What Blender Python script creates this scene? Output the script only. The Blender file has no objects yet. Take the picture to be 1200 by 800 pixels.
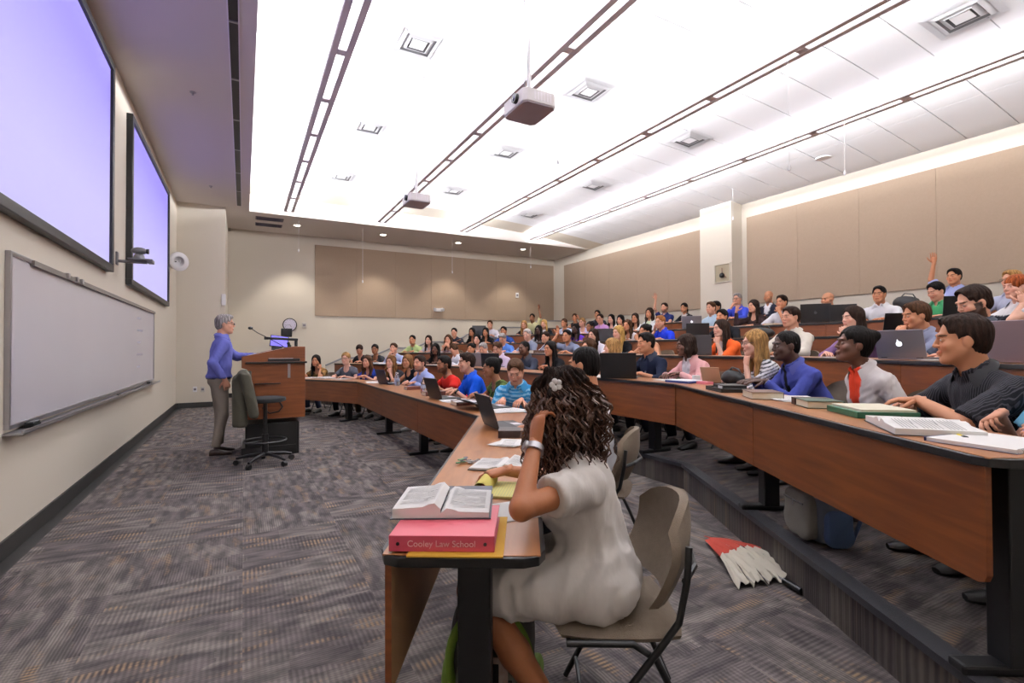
import bpy, math, random
import numpy as np
from mathutils import Vector, Matrix
random.seed(7)
SC = bpy.context.scene
COL = SC.collection
# ---------------------------------------------------------------- camera
F_PX, YAW, PITCH, ROLL, CAM_H = 583.98, 0.494169, 0.013998, -0.003821, 1.30
def cam_axes():
    cy, sy = math.cos(YAW), math.sin(YAW)
    f = np.array([sy*math.cos(PITCH), cy*math.cos(PITCH), math.sin(PITCH)])
    r = np.array([cy, -sy, 0.0]); u = np.cross(r, f)
    r2 = r*math.cos(ROLL)+u*math.sin(ROLL); u2 = u*math.cos(ROLL)-r*math.sin(ROLL)
    return r2, u2, f
CR, CU, CF = cam_axes()
cd = bpy.data.cameras.new('camera'); cam = bpy.data.objects.new('camera', cd); COL.objects.link(cam)
cd.sensor_width = 36; cd.lens = F_PX/1200*36; cd.clip_start = .02
cam.matrix_world = Matrix(((CR[0], CU[0], -CF[0], 0), (CR[1], CU[1], -CF[1], 0), (CR[2], CU[2], -CF[2], CAM_H), (0, 0, 0, 1)))
SC.camera = cam
# ---------------------------------------------------------------- world, exposure
W = bpy.data.worlds.new('world'); SC.world = W; W.use_nodes = True
W.node_tree.nodes['Background'].inputs[0].default_value = (.8, .82, 1, 1)
W.node_tree.nodes['Background'].inputs[1].default_value = 0.12
SC.view_settings.view_transform = 'Standard'; SC.view_settings.look = 'None'
SC.view_settings.gamma = 1; SC.view_settings.use_curve_mapping = False
SC.view_settings.exposure = 0.26
SC.cycles.max_bounces = 6; SC.cycles.diffuse_bounces = 4; SC.cycles.use_denoising = True
SC.cycles.sample_clamp_indirect = 4
# room dimensions (metres)
WX, RX, FY, NY, ZS = -1.32, 10.21, 15.57, -2.3, 4.6      # left wall, right wall, far wall, near wall, soffit
SX, SY, YG = 0.11, 13.42, 14.15                                     # edges of the raised ceiling
STRIP_X = (0.95, 3.17, 5.47, 7.76)
UP_W, DOWN_W, SPOT_W = 430.0, 46.0, 30.0
def area(name, loc, size, power, rot=(0, 0, 0), col=(1, 1, 1)):
    l = bpy.data.lights.new(name, 'AREA'); l.shape = 'RECTANGLE'; l.size, l.size_y = size
    l.energy = power; l.color = col
    o = bpy.data.objects.new(name, l); o.location = loc; o.rotation_euler = rot; COL.objects.link(o); return o
for x in STRIP_X:      # the suspended strips throw light up on the ceiling and down on the room
    for sd in (-1, 1):
        wgt = .06 if (x > 7 and sd > 0) else (.6 if (x > 5 and sd > 0) else 1.0)
        area('strip_uplight', (x+sd*.07, (NY+SY)/2+.2, ZS+.085), (.08, SY-NY-.8), UP_W*wgt, (math.pi, math.radians(-58)*sd, 0), (.95, .96, 1))
    area('strip_downlight', (x, (NY+SY)/2+.2, ZS-.004), (.07, SY-NY-.8), DOWN_W, (0, 0, 0), (1, .98, .97))
# ---------------------------------------------------------------- helpers
def lin(c):
    if isinstance(c, str):
        c = c.lstrip('#'); c = [int(c[i:i+2], 16)/255 for i in (0, 2, 4)]
    return tuple((v/12.92 if v <= .04045 else ((v+.055)/1.055)**2.4) for v in c[:3])
MATS = {}
def mat(name, col='#808080', rough=.6, metal=0, emit=0, bump=0, bscale=200, noise=None, nscale=6, alpha=1, spec=.5):
    if name in MATS: return MATS[name]
    m = bpy.data.materials.new(name); m.use_nodes = True; nt = m.node_tree; b = nt.nodes['Principled BSDF']
    c = (*lin(col), 1)
    b.inputs['Base Color'].default_value = c; b.inputs['Roughness'].default_value = rough; b.inputs['Metallic'].default_value = metal
    b.inputs['Specular IOR Level'].default_value = spec
    if emit: b.inputs['Emission Color'].default_value = c; b.inputs['Emission Strength'].default_value = emit
    if alpha < 1: b.inputs['Alpha'].default_value = alpha
    tc = nt.nodes.new('ShaderNodeTexCoord')
    if noise:
        n = nt.nodes.new('ShaderNodeTexNoise'); n.inputs['Scale'].default_value = nscale; n.inputs['Detail'].default_value = 4
        nt.links.new(tc.outputs['Object'], n.inputs['Vector'])
        mx = nt.nodes.new('ShaderNodeMix'); mx.data_type = 'RGBA'; mx.inputs[6].default_value = c; mx.inputs[7].default_value = (*lin(noise), 1)
        nt.links.new(n.outputs['Fac'], mx.inputs[0]); nt.links.new(mx.outputs[2], b.inputs['Base Color'])
    if bump:
        n = nt.nodes.new('ShaderNodeTexNoise'); n.inputs['Scale'].default_value = bscale; n.inputs['Detail'].default_value = 3
        nt.links.new(tc.outputs['Object'], n.inputs['Vector'])
        bp = nt.nodes.new('ShaderNodeBump'); bp.inputs['Strength'].default_value = bump; bp.inputs['Distance'].default_value = .004
        nt.links.new(n.outputs['Fac'], bp.inputs['Height']); nt.links.new(bp.outputs[0], b.inputs['Normal'])
    MATS[name] = m; return m
def nodes(m): return m.node_tree, m.node_tree.nodes['Principled BSDF']
def wood(name, c1, c2, rough=.35, scale=(1, 14, 14)):
    m = mat(name, c1, rough); nt, b = nodes(m)
    tc = nt.nodes.new('ShaderNodeTexCoord'); mp = nt.nodes.new('ShaderNodeMapping'); mp.inputs['Scale'].default_value = scale
    n = nt.nodes.new('ShaderNodeTexNoise'); n.inputs['Scale'].default_value = 2.2; n.inputs['Detail'].default_value = 6; n.inputs['Distortion'].default_value = .6
    r = nt.nodes.new('ShaderNodeValToRGB'); r.color_ramp.elements[0].position = .3; r.color_ramp.elements[1].position = .7
    r.color_ramp.elements[0].color = (*lin(c1), 1); r.color_ramp.elements[1].color = (*lin(c2), 1)
    nt.links.new(tc.outputs['Object'], mp.inputs[0]); nt.links.new(mp.outputs[0], n.inputs['Vector'])
    nt.links.new(n.outputs['Fac'], r.inputs[0]); nt.links.new(r.outputs[0], b.inputs['Base Color']); return m
def tag(o, label=None, cat=None, group=None, kind=None):
    if label: o['label'] = label
    if cat: o['category'] = cat
    if group: o['group'] = group
    if kind: o['kind'] = kind
    return o
def empty(name, loc=(0, 0, 0), rz=0, label=None, cat=None, group=None, kind=None):
    o = bpy.data.objects.new(name, None); o.location = loc; o.rotation_euler = (0, 0, rz); COL.objects.link(o)
    o.empty_display_size = .1
    return tag(o, label, cat, group, kind)
def frame(d, up=(0, 0, 1)):
    d = np.array(d, float); d /= np.linalg.norm(d); up = np.array(up, float)
    if abs(d @ up) > .98: up = np.array([1., 0, 0]) if abs(d[0]) < .9 else np.array([0, 1., 0])
    a = np.cross(up, d); a /= np.linalg.norm(a); b = np.cross(d, a); return a, b, d
class MB:
    def __init__(s): s.v = []; s.f = []
    def add(s, vs, fs):
        o = len(s.v); s.v += [tuple(map(float, v)) for v in vs]; s.f += [tuple(o+i for i in f) for f in fs]; return s
    def box(s, x0, x1, y0, y1, z0, z1, M=None):
        vs = [(x, y, z) for x in (x0, x1) for y in (y0, y1) for z in (z0, z1)]
        if M is not None: vs = [M @ Vector(v) for v in vs]
        return s.add(vs, [(0, 1, 3, 2), (4, 6, 7, 5), (0, 4, 5, 1), (2, 3, 7, 6), (0, 2, 6, 4), (1, 5, 7, 3)])
    def cbox(s, c, size, rz=0, rx=0, ry=0):
        M = Matrix.Translation(c) @ Matrix.Rotation(rz, 4, 'Z') @ Matrix.Rotation(ry, 4, 'Y') @ Matrix.Rotation(rx, 4, 'X')
        a, b, c2 = [q/2 for q in size]; return s.box(-a, a, -b, b, -c2, c2, M)
    def prism(s, pts, z0, z1, M=None):
        n = len(pts); vs = [(x, y, z0) for x, y in pts]+[(x, y, z1) for x, y in pts]
        if M is not None: vs = [M @ Vector(v) for v in vs]
        ar = sum(pts[i][0]*pts[(i+1) % n][1]-pts[(i+1) % n][0]*pts[i][1] for i in range(n))
        fs = [tuple(range(n-1, -1, -1)), tuple(range(n, 2*n))]+[(i, (i+1) % n, n+(i+1) % n, n+i) for i in range(n)]
        if ar < 0: fs = [f[::-1] for f in fs]
        return s.add(vs, fs)
    def tube(s, pts, r, n=8, cap=True, flat=1.0, up=(0, 0, 1)):
        P = [np.array(p, float) for p in pts]; R = list(r) if hasattr(r, '__len__') else [r]*len(P)
        vs = []; pa = None
        for i, p in enumerate(P):
            d = P[min(i+1, len(P)-1)]-P[max(i-1, 0)]
            a, b, _ = frame(d, up)
            if pa is not None:
                a2 = pa-(pa@_)*_
                if np.linalg.norm(a2) > 1e-4: a = a2/np.linalg.norm(a2); b = np.cross(_, a)
            pa = a
            for k in range(n):
                t = 2*math.pi*k/n; vs.append(p+R[i]*(math.cos(t)*a+flat*math.sin(t)*b))
        fs = [(i*n+k, i*n+(k+1) % n, (i+1)*n+(k+1) % n, (i+1)*n+k) for i in range(len(P)-1) for k in range(n)]
        if cap: fs += [tuple(range(n-1, -1, -1)), tuple((len(P)-1)*n+k for k in range(n))]
        return s.add(vs, fs)
    def cyl(s, a, b, r, n=12, r2=None): return s.tube([a, b], [r, r if r2 is None else r2], n)
    def sphere(s, c, r, n=10, m=6, sc=(1, 1, 1)):
        vs = [(c[0], c[1], c[2]+r*sc[2])]
        for i in range(1, m):
            for k in range(n):
                t, p = math.pi*i/m, 2*math.pi*k/n
                vs.append((c[0]+r*sc[0]*math.sin(t)*math.cos(p), c[1]+r*sc[1]*math.sin(t)*math.sin(p), c[2]+r*sc[2]*math.cos(t)))
        vs.append((c[0], c[1], c[2]-r*sc[2])); L = len(vs)-1
        fs = [(0, 1+k, 1+(k+1) % n) for k in range(n)]
        fs += [(1+i*n+k, 1+(i+1)*n+k, 1+(i+1)*n+(k+1) % n, 1+i*n+(k+1) % n) for i in range(m-2) for k in range(n)]
        fs += [(L, 1+(m-2)*n+(k+1) % n, 1+(m-2)*n+k) for k in range(n)]
        return s.add(vs, fs)
    def grid(s, P, th=None):         # P[i][j] points
        n, m = len(P), len(P[0]); vs = [p for r in P for p in r]
        return s.add(vs, [(i*m+j, (i+1)*m+j, (i+1)*m+j+1, i*m+j+1) for i in range(n-1) for j in range(m-1)])
    def mesh(s, name, m, smooth=False, bevel=0):
        me = bpy.data.meshes.new(name); me.from_pydata(s.v, [], s.f); me.update()
        if smooth:
            me.polygons.foreach_set('use_smooth', [True]*len(me.polygons))
            me.set_sharp_from_angle(angle=math.radians(50))
        if m: me.materials.append(m)
        return me
    def build(s, name, m, parent=None, smooth=False, bevel=0, loc=None, rz=0):
        me = s.mesh(name, m, smooth); o = bpy.data.objects.new(name, me); COL.objects.link(o)
        if parent: o.parent = parent
        if loc is not None: o.location = loc
        if rz: o.rotation_euler[2] = rz
        if bevel:
            b = o.modifiers.new('b', 'BEVEL'); b.width = bevel; b.segments = 2; b.limit_method = 'ANGLE'
        return o
def cp(o, parent=None, loc=None):
    c = o.copy(); COL.objects.link(c)
    if parent is not None: c.parent = parent
    if loc is not None: c.location = loc
    return c
def copy_tree(o, parent=None):
    c = o.copy(); COL.objects.link(c); c.parent = parent
    for ch in list(o.children): copy_tree(ch, c)
    return c
def ray(x, y): return CR*((x-600)/F_PX) - CU*((y-400)/F_PX) + CF
def onz(x, y, z): d = ray(x, y); return d*((z-CAM_H)/d[2]) + np.array([0, 0, CAM_H])
def onx(x, y, X): d = ray(x, y); return d*(X/d[0]) + np.array([0, 0, CAM_H])
def ony(x, y, Y): d = ray(x, y); return d*(Y/d[1]) + np.array([0, 0, CAM_H])
def text_obj(body, size, name, m, parent=None, mw=None, ext=.0004, align='CENTER'):
    cu = bpy.data.curves.new(name, 'FONT'); cu.body = body; cu.size = size; cu.extrude = ext; cu.align_x = align; cu.align_y = 'CENTER'
    t = bpy.data.objects.new(name, cu); COL.objects.link(t)
    dg = bpy.context.evaluated_depsgraph_get(); me = bpy.data.meshes.new_from_object(t.evaluated_get(dg)); bpy.data.objects.remove(t)
    me.materials.clear(); me.materials.append(m)
    o = bpy.data.objects.new(name, me); COL.objects.link(o)
    if parent: o.parent = parent
    if mw is not None: o.matrix_local = mw
    return o
# ---------------------------------------------------------------- seating geometry
ROW_OFF = [0, 0, 1.76, 3.12, 4.47, 5.82, 7.17]; TIER = .232
Q1, Q2 = np.array([1.72, 3.8]), np.array([1.72, 8.83]); SN, CS = .5, .8660254
def tier_z(k): return TIER*(k-1)
def poly(k, off=0, ext=9):
    d = ROW_OFF[k]+off; a = Q1+d*np.array([1, -.26795]); b = Q2+d*np.array([1, .26795])
    return [a-ext*np.array([SN, CS]), a, b, b+ext*np.array([-SN, CS])]
def row_hit(px, k, off, py=400):
    r = ray(px, py)[:2]; L = poly(k, off); best = None
    for i in range(3):
        A = L[i]; E = L[i+1]-A
        t, u = np.linalg.solve(np.array([r, -E]).T, A)
        if t > 0 and -1e-6 <= u <= 1+1e-6 and (best is None or t < best[0]): best = (t, r*t, i)
    return best
FACE_DIR = [np.array([-CS, SN]), np.array([-1., 0]), np.array([-CS, -SN])]     # towards the front of the room per wing

# ================================================================ room
M_wall = mat('cream_paint', '#d9d0c1', .85, bump=.05, bscale=300)
M_soff = mat('soffit_paint', '#d9d1cc', .85)
M_ceil = mat('ceiling_white', '#eeeef0', .9, bump=.15, bscale=150)
M_grid = mat('ceiling_grid', '#b9b6b8', .8)
M_fab = mat('wall_fabric', '#a8937f', .95, bump=.3, bscale=500, noise='#9f8b77', nscale=30)
M_black = mat('black_plastic', '#0d0d0f', .45)
M_rub = mat('black_rubber', '#1b1918', .6)
M_nose = mat('nosing_rubber', '#2a2a2f', .5, bump=.3, bscale=400)
M_alu = mat('aluminium', '#a9a7ab', .35, .8)
M_white = mat('white_plastic', '#e6e4e6', .4)
M_lamp = mat('lamp_diffuser', '#ffffff', .5, emit=2.2)
M_strip = mat('strip_housing', '#e6e0e6', .5)

def carpet(name, c1, c2, c3, use_rand=True, brick=False, dirn=0):
    m = mat(name, c1, .95, spec=.1); nt, b = nodes(m); N = nt.nodes.new; L = nt.links.new
    tc = N('ShaderNodeTexCoord'); oi = N('ShaderNodeObjectInfo')
    add = N('ShaderNodeVectorMath'); add.operation = 'MULTIPLY_ADD'; L(oi.outputs['Random'], add.inputs[0]); add.inputs[1].default_value = (37, 91, 53)
    L(tc.outputs['Object'], add.inputs[2])
    vec = add.outputs[0] if use_rand else tc.outputs['Object']
    def nz(sc, scale, det=3):
        mp = N('ShaderNodeMapping'); mp.inputs['Scale'].default_value = sc; L(vec, mp.inputs[0])
        n = N('ShaderNodeTexNoise'); n.inputs['Scale'].default_value = scale; n.inputs['Detail'].default_value = det; L(mp.outputs[0], n.inputs['Vector']); return n.outputs['Fac']
    def ramp(fac, a, b_, ca, cb):
        r = N('ShaderNodeValToRGB'); r.color_ramp.elements[0].position = a; r.color_ramp.elements[1].position = b_
        r.color_ramp.elements[0].color = ca; r.color_ramp.elements[1].color = cb; L(fac, r.inputs[0]); return r.outputs[0]
    # blocky patches
    vo = N('ShaderNodeTexVoronoi'); vo.distance = 'CHEBYCHEV'; vo.inputs['Scale'].default_value = 3.6; vo.inputs['Randomness'].default_value = .9
    mpv = N('ShaderNodeMapping'); mpv.inputs['Scale'].default_value = (1, 1.8, 0); L(vec, mpv.inputs[0]); L(mpv.outputs[0], vo.inputs['Vector'])
    sp = N('ShaderNodeSeparateColor'); L(vo.outputs['Color'], sp.inputs[0])
    wv = N('ShaderNodeTexWave'); wv.inputs['Scale'].default_value = 14; wv.inputs['Distortion'].default_value = .7; wv.inputs['Detail'].default_value = 2; wv.bands_direction = 'X'
    L(tc.outputs['Object'], wv.inputs['Vector'])
    wv2 = N('ShaderNodeTexWave'); wv2.inputs['Scale'].default_value = 22; wv2.bands_direction = 'Y'; wv2.inputs['Distortion'].default_value = 1; L(tc.outputs['Object'], wv2.inputs['Vector'])
    base = ramp(nz((1, 3, 0), 5), .38, .66, (*lin(c1), 1), (*lin(c2), 1))
    mx1 = N('ShaderNodeMix'); mx1.data_type = 'RGBA'; L(ramp(sp.outputs[0], .45, .5, (0, 0, 0, 1), (1, 1, 1, 1)), mx1.inputs[0])
    dk = N('ShaderNodeMix'); dk.data_type = 'RGBA'; dk.blend_type = 'MULTIPLY'; dk.inputs[0].default_value = .75; L(base, dk.inputs[6]); dk.inputs[7].default_value = (.62, .6, .66, 1)
    L(base, mx1.inputs[6]); L(dk.outputs[2], mx1.inputs[7])
    mx2 = N('ShaderNodeMix'); mx2.data_type = 'RGBA'
    mm = N('ShaderNodeMath'); mm.operation = 'MULTIPLY'; L(ramp(nz((2, 7, 0), 1.6), .56, .68, (0, 0, 0, 1), (1, 1, 1, 1)), mm.inputs[0]); L(wv.outputs['Fac'], mm.inputs[1])
    L(mm.outputs[0], mx2.inputs[0]); L(mx1.outputs[2], mx2.inputs[6]); mx2.inputs[7].default_value = (*lin(c3), 1)
    rib = N('ShaderNodeMix'); rib.data_type = 'FLOAT'; L(sp.outputs[1], rib.inputs[0]); L(wv.outputs['Fac'], rib.inputs[2]); L(wv2.outputs['Fac'], rib.inputs[3])
    rr = ramp(rib.outputs[0], .2, .8, (.6, .6, .62, 1), (1.0, 1.0, 1.0, 1))
    mx3 = N('ShaderNodeMix'); mx3.data_type = 'RGBA'; mx3.blend_type = 'MULTIPLY'; mx3.inputs[0].default_value = .9; L(mx2.outputs[2], mx3.inputs[6]); L(rr, mx3.inputs[7])
    L(mx3.outputs[2], b.inputs['Base Color'])
    bp = N('ShaderNodeBump'); bp.inputs['Strength'].default_value = .5; bp.inputs['Distance'].default_value = .004; L(rib.outputs[0], bp.inputs['Height']); L(bp.outputs[0], b.inputs['Normal'])
    return m
M_carpet = carpet('carpet', '#4f4a49', '#7c746f', '#8c745c')
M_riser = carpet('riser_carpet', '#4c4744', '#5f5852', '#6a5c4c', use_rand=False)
M_tierc = carpet('tier_carpet', '#4f4a49', '#7c746f', '#8c745c', use_rand=False)

# floor with carpet tiles
fl = MB().box(WX-.3, RX+.3, NY-.3, FY+.3, -.2, -.008).build('floor', M_rub); fl['kind'] = 'structure'
TS = .61
tile_me = MB().prism([(-TS/2+.004, -TS/2), (TS/2-.004, -TS/2), (TS/2, -TS/2+.004), (TS/2, TS/2-.004), (TS/2-.004, TS/2), (-TS/2+.004, TS/2), (-TS/2, TS/2-.004), (-TS/2, -TS/2+.004)], -.008, 0).mesh('carpet_tile', M_carpet)
ntile = 0
R2 = poly(2, .09)
def riser_x(y, L):
    if y < L[1][1]: t = (y-L[0][1])/(L[1][1]-L[0][1]); return L[0][0]+t*(L[1][0]-L[0][0])
    if y < L[2][1]: return L[1][0]
    t = (y-L[2][1])/(L[3][1]-L[2][1]); return L[2][0]+t*(L[3][0]-L[2][0])
for i in range(-1, 10):
    for j in range(0, 28):
        x, y = WX+TS*(i+.5)+.1, -.9+TS*(j+.5)
        if x-TS/2 < WX-.35 or y > FY+.2: continue
        if y < SY and x-TS/2 > riser_x(y, R2)+.25: continue
        if y >= SY and x > 2.9: continue
        if y < 1 and x < WX+1.2 - (y+.9)*.6: pass
        if ntile >= 285: continue
        o = bpy.data.objects.new('carpet_tile', tile_me); COL.objects.link(o); o.parent = fl; o.location = (x, y, random.uniform(-.0006, .0006)); o.rotation_euler[2] = math.pi/2*random.randrange(4); ntile += 1
# plain carpet under what the tiles leave open near the camera
MB().box(WX-.1, 3.2, NY-.1, -.9, -.008, 0).build('carpet_strip', M_tierc, fl)
# walls
def wall(name, *b): o = MB().box(*b).build(name, M_wall); o['kind'] = 'structure'; return o
w_left = wall('wall_left', WX-.2, WX, NY-.2, FY+.2, -.1, 5.4)
w_far = wall('wall_far', WX, RX+.2, FY, FY+.2, -.1, 5.4)
w_right = wall('wall_right', RX, RX+.2, NY-.2, FY+.2, -.1, 5.4)
w_near = wall('wall_near', WX-.2, RX+.2, NY-.2, NY, -.1, 5.4)
MB().box(WX, -.38, 13.26, FY, 0, ZS+.02).build('corner_pilaster', M_wall, w_left)
MB().box(9.85, RX, 7.64, 8.54, 1.1, 5.0).build('pilaster', M_wall, w_right)
def base(name, *b): o = MB().box(*b).build(name, M_rub); o['kind'] = 'structure'; return o
base('baseboard_left', WX, WX+.015, NY, 13.26, 0, .115)
base('baseboard_corner', WX, -.365, 13.245, 13.262, 0, .115)
base('baseboard_far', -.38, 3, FY-.015, FY, 0, .115)
# soffits
so = MB().box(WX-.1, SX, NY-.1, FY+.1, ZS, ZS+.12).box(SX, RX+.1, SY, FY+.1, ZS, ZS+.12)
so.box(SX-.1, SX-.001, NY, SY, ZS+.05, ZS+.62).box(SX, RX, SY+.001, SY+.1, ZS+.05, ZS+.62)
sof = so.build('trim_1', M_soff); sof['kind'] = 'structure'
def zc(x): return ZS+.42*(1 if x < 4 else max(0, 1-((x-4)/(RX-4))**2.0))+.03
# ceiling
cm = MB(); NX = 24; xs = [SX-.05+(RX-SX+.1)*i/NX for i in range(NX+1)]
cm.grid([[(x, NY, zc(x)+.012), (x, SY+.05, zc(x)+.012)] for x in xs])
cm.grid([[(x, NY, zc(x)+.09), (x, SY+.05, zc(x)+.09)] for x in xs][::-1])
ceil = cm.build('ceiling', M_grid, smooth=True); ceil['kind'] = 'structure'
nxt, TLX, TLY = 8, (RX-SX)/8.0, .61
ny = 24
for i in range(nxt):
    xa, xb = SX+TLX*i+.003, SX+TLX*(i+1)-.003
    nseg = 3
    m_ = MB(); P = [xa+(xb-xa)*q/nseg for q in range(nseg+1)]
    g = .007
    m_.grid([[(x-xa, g, zc(x)-.004), (x-xa, TLY-g, zc(x)-.004)] for x in P][::-1])
    for ya, yb in ((g, g), (TLY-g, TLY-g)):
        q = [[(x-xa, ya, zc(x)-.004), (x-xa, yb, zc(x)+.012)] for x in P]; m_.grid(q if ya < .1 else q[::-1])
    for x, rv in ((xa, 0), (xb, 1)):
        q = [[(x-xa, g, zc(x)-.004), (x-xa, g, zc(x)+.012)], [(x-xa, TLY-g, zc(x)-.004), (x-xa, TLY-g, zc(x)+.012)]]; m_.grid(q if rv else q[::-1])
    me = m_.mesh('ceiling_tile', M_ceil)
    for j in range(ny):
        y = SY-.75-TLY*(j+1)
        if y < NY: break
        o = bpy.data.objects.new('ceiling_tile', me); COL.objects.link(o); o.parent = ceil; o.location = (xa, y, 0)
# cream plaster border between the last tiles and the far soffit
bm_ = MB(); bm_.grid([[(x, SY-.75, zc(x)-.002), (x, SY+.02, zc(x)-.03)] for x in xs][::-1]); bm_.build('plaster_border', M_wall, ceil)
# fabric wall panels
def panels(parent, along, a0, a1, n, pos, z0, z1, sgn):
    st = (a1-a0)/n
    for i in range(n):
        p, q = a0+st*i+.0012, a0+st*(i+1)-.0012
        m_ = MB()
        if along == 'x': m_.box(p, q, pos-.03, pos, z0, z1)
        else: m_.box(pos-.03, pos, p, q, z0, z1)
        m_.build('fabric_panel', M_fab, parent, bevel=.003)
panels(w_far, 'x', 1.83, 10.14, 7, FY, 2.28, 4.36, 1)
panels(w_right, 'y', 8.64, 14.92, 5, RX, 2.29, 4.29, 1)
panels(w_right, 'y', NY+.3, 7.5, 8, RX, 2.29, 4.29, 1)
# tiers
for k in range(2, 7):
    L = poly(k, .09 if k == 2 else .10, 20); A = L[0]; E = L[1]-L[0]; t = (NY-A[1])/E[1]; a = A+E*t
    B = L[2]; E = L[3]-L[2]; t = (YG-.02-B[1])/E[1]; b = B+E*t
    z0, z1 = tier_z(k-1)-(0 if k == 2 else 0), tier_z(k)
    pts = [tuple(a), tuple(L[1]), tuple(L[2]), tuple(b), (RX, YG-.02), (RX, NY)]
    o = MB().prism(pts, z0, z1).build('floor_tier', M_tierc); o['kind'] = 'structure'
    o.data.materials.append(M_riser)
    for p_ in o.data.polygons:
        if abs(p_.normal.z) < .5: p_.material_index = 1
    # rubber nosing along the lip
    def strip(o_in, o_out, za, zb):
        outer = [np.array(q) for q in (a, L[1], L[2], b)]
        Lo = poly(k, (.09 if k == 2 else .10)+o_out, 20); Li = poly(k, (.09 if k == 2 else .10)+o_in, 20)
        def clip(LL):
            A = LL[0]; E = LL[1]-LL[0]; p0 = A+E*((NY-A[1])/E[1]); B = LL[2]; E = LL[3]-LL[2]; p3 = B+E*((YG-.02-B[1])/E[1]); return [p0, LL[1], LL[2], p3]
        P, Qq = clip(Lo), clip(Li); m_ = MB()
        for i in range(3):
            m_.prism([tuple(P[i]), tuple(P[i+1]), tuple(Qq[i+1]), tuple(Qq[i])], za, zb)
        return m_
    strip(.07, -.022, z1-.028, z1+.004).build('nosing', M_nose, o)
# far-side aisle: steps and the stepped guard wall with grey cap
for k in range(2, 7):
    x0 = 2.2+1.33*(k-2)
    o = MB().box(x0, RX, YG+.01, FY, tier_z(k-1), tier_z(k)).build('floor_tier', M_tierc); o['kind'] = 'structure'
pts = [(1.85, .90), (2.25, 1.07), (2.75, 1.09), (3.12, 1.16), (3.52, 1.33), (4.2, 1.34), (4.55, 1.5), (5.4, 1.51), (5.75, 1.72), (6.6, 1.74), (6.95, 1.95), (7.8, 1.96), (8.2, 2.18), (RX, 2.2)]
pts = [(a*1.054, 1.3+(b-1.3)*1.054) for a, b in pts]; pts[-1] = (RX, pts[-1][1])
gw = MB(); MX = Matrix(((1, 0, 0, 0), (0, 0, -1, YG+.1), (0, 1, 0, 0), (0, 0, 0, 1)))
for (xa, za), (xb, zb) in zip(pts[:-1], pts[1:]):
    gw.prism([(xa, 0), (xb, 0), (xb, zb-.03), (xa, za-.03)], 0, .1, MX)
gwo = gw.build('wall_guard', M_wall); gwo['kind'] = 'structure'
cpb = MB()
for (xa, za), (xb, zb) in zip(pts[:-1], pts[1:]):
    cpb.prism([(xa, za-.03), (xb, zb-.03), (xb, zb+.01), (xa, za+.01)], -.02, .12, MX)
cpb.build('cap', mat('cap_grey', '#8d8b8d', .5), gwo)
# ================================================================ ceiling fittings
mh = M_strip
for si, x in enumerate(STRIP_X):
    names = ['leftmost', 'second from the left', 'third from the left', 'rightmost']
    t = empty('light_strip', (x, 0, ZS), 0, 'long suspended grey light strip with glowing slots, %s of four' % names[si], 'ceiling light', 'ceiling light strips')
    y1, y0 = SY-.35, NY+.6
    hb = MB()
    hb.box(-.115, -.044, y0, y1, .0, .06).box(.044, .115, y0, y1, .0, .06)
    L_ = 1.22; n = int((y1-y0)/L_)+1
    for j in range(n+1):
        yy = y1-L_*j
        if yy < y0+.1: continue
        hb.box(-.044, .044, max(y0, yy-.055), min(y1, yy+.055), .001, .06)
    hb.box(-.08, .08, y0, y1, .055, .07)
    hb.build('housing', mh, t, bevel=.004)
    for j in range(n):
        ya, yb = y1-L_*(j+1)+.055, y1-L_*j-.055
        if yb < y0+.2: continue
        ya = max(ya, y0)
        r = .02; a = .042
        MB().prism([(-a, ya+r), (-a+r, ya), (a-r, ya), (a, ya+r), (a, yb-r), (a-r, yb), (-a+r, yb), (-a, yb-r)], .012, .03).build('diffuser', M_lamp, t)
    for yy in (y0+1, 2.2, 5.5, 8.8, 12.2):
        MB().cyl((0, yy, .07), (0, yy, zc(x)-ZS), .003, 5).build('suspension_rod', M_white, t)
def on_ceiling(px, py, dz=0):
    z = 4.95
    for _ in range(6):
        p = onz(px, py, z); z = zc(min(max(p[0], SX), RX))-.004+dz
    return onz(px, py, z)
M_vent = mat('vent_white', '#f2f1f3', .4); M_dark = mat('vent_dark', '#8a8a8c', .8)
vents = [((490, 50), 'nearest one between first and second light strips'), ((433, 148), 'second along the row left of the projectors'), ((400, 206), 'farthest along the row left of the projectors'),
         ((690, 106), 'right of the nearer projector'), ((593, 178), 'middle one between second and third light strips'), ((532, 223), 'farthest one between second and third light strips'),
         ((808, 163), 'nearest in full view between third and fourth light strips'), ((695, 217), 'second between third and fourth light strips'), ((620, 251), 'farthest between third and fourth light strips'), ((1128, 18), 'large one in the upper right picture corner')]
for (px, py), w in vents:
    p = on_ceiling(px, py)
    t = empty('ceiling_vent', p, 0, 'square white ceiling air diffuser, '+w, 'air vent', 'square ceiling diffusers')
    t.rotation_euler[1] = math.atan(-(zc(p[0]+.1)-zc(p[0]-.1))/.2)
    def ring(o, i, z0, z1):
        m_ = MB()
        P = [(-o, -o, z0), (o, -o, z0), (o, o, z0), (-o, o, z0)]; Q = [(-i, -i, z1), (i, -i, z1), (i, i, z1), (-i, i, z1)]
        m_.add(P+Q, [(k, (k+1) % 4, 4+(k+1) % 4, 4+k) for k in range(4)]+[(4+k, 4+(k+1) % 4, (k+1) % 4, k) for k in range(4)]); return m_
    MB().box(-.24, .24, -.24, .24, -.002, .0).build('backing', M_dark, t)
    for o_, i_ in ((.30, .24), (.235, .18), (.165, .115)): ring(o_, i_, -.012, -.035 if o_ < .3 else -.022).build('louvre', M_vent, t)
    MB().box(-.09, .09, -.09, .09, -.03, -.022).build('centre_plate', M_vent, t, bevel=.004); MB().box(-.11, .07, .06, .10, -.02, -.012).build('throat', M_black, t)
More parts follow.
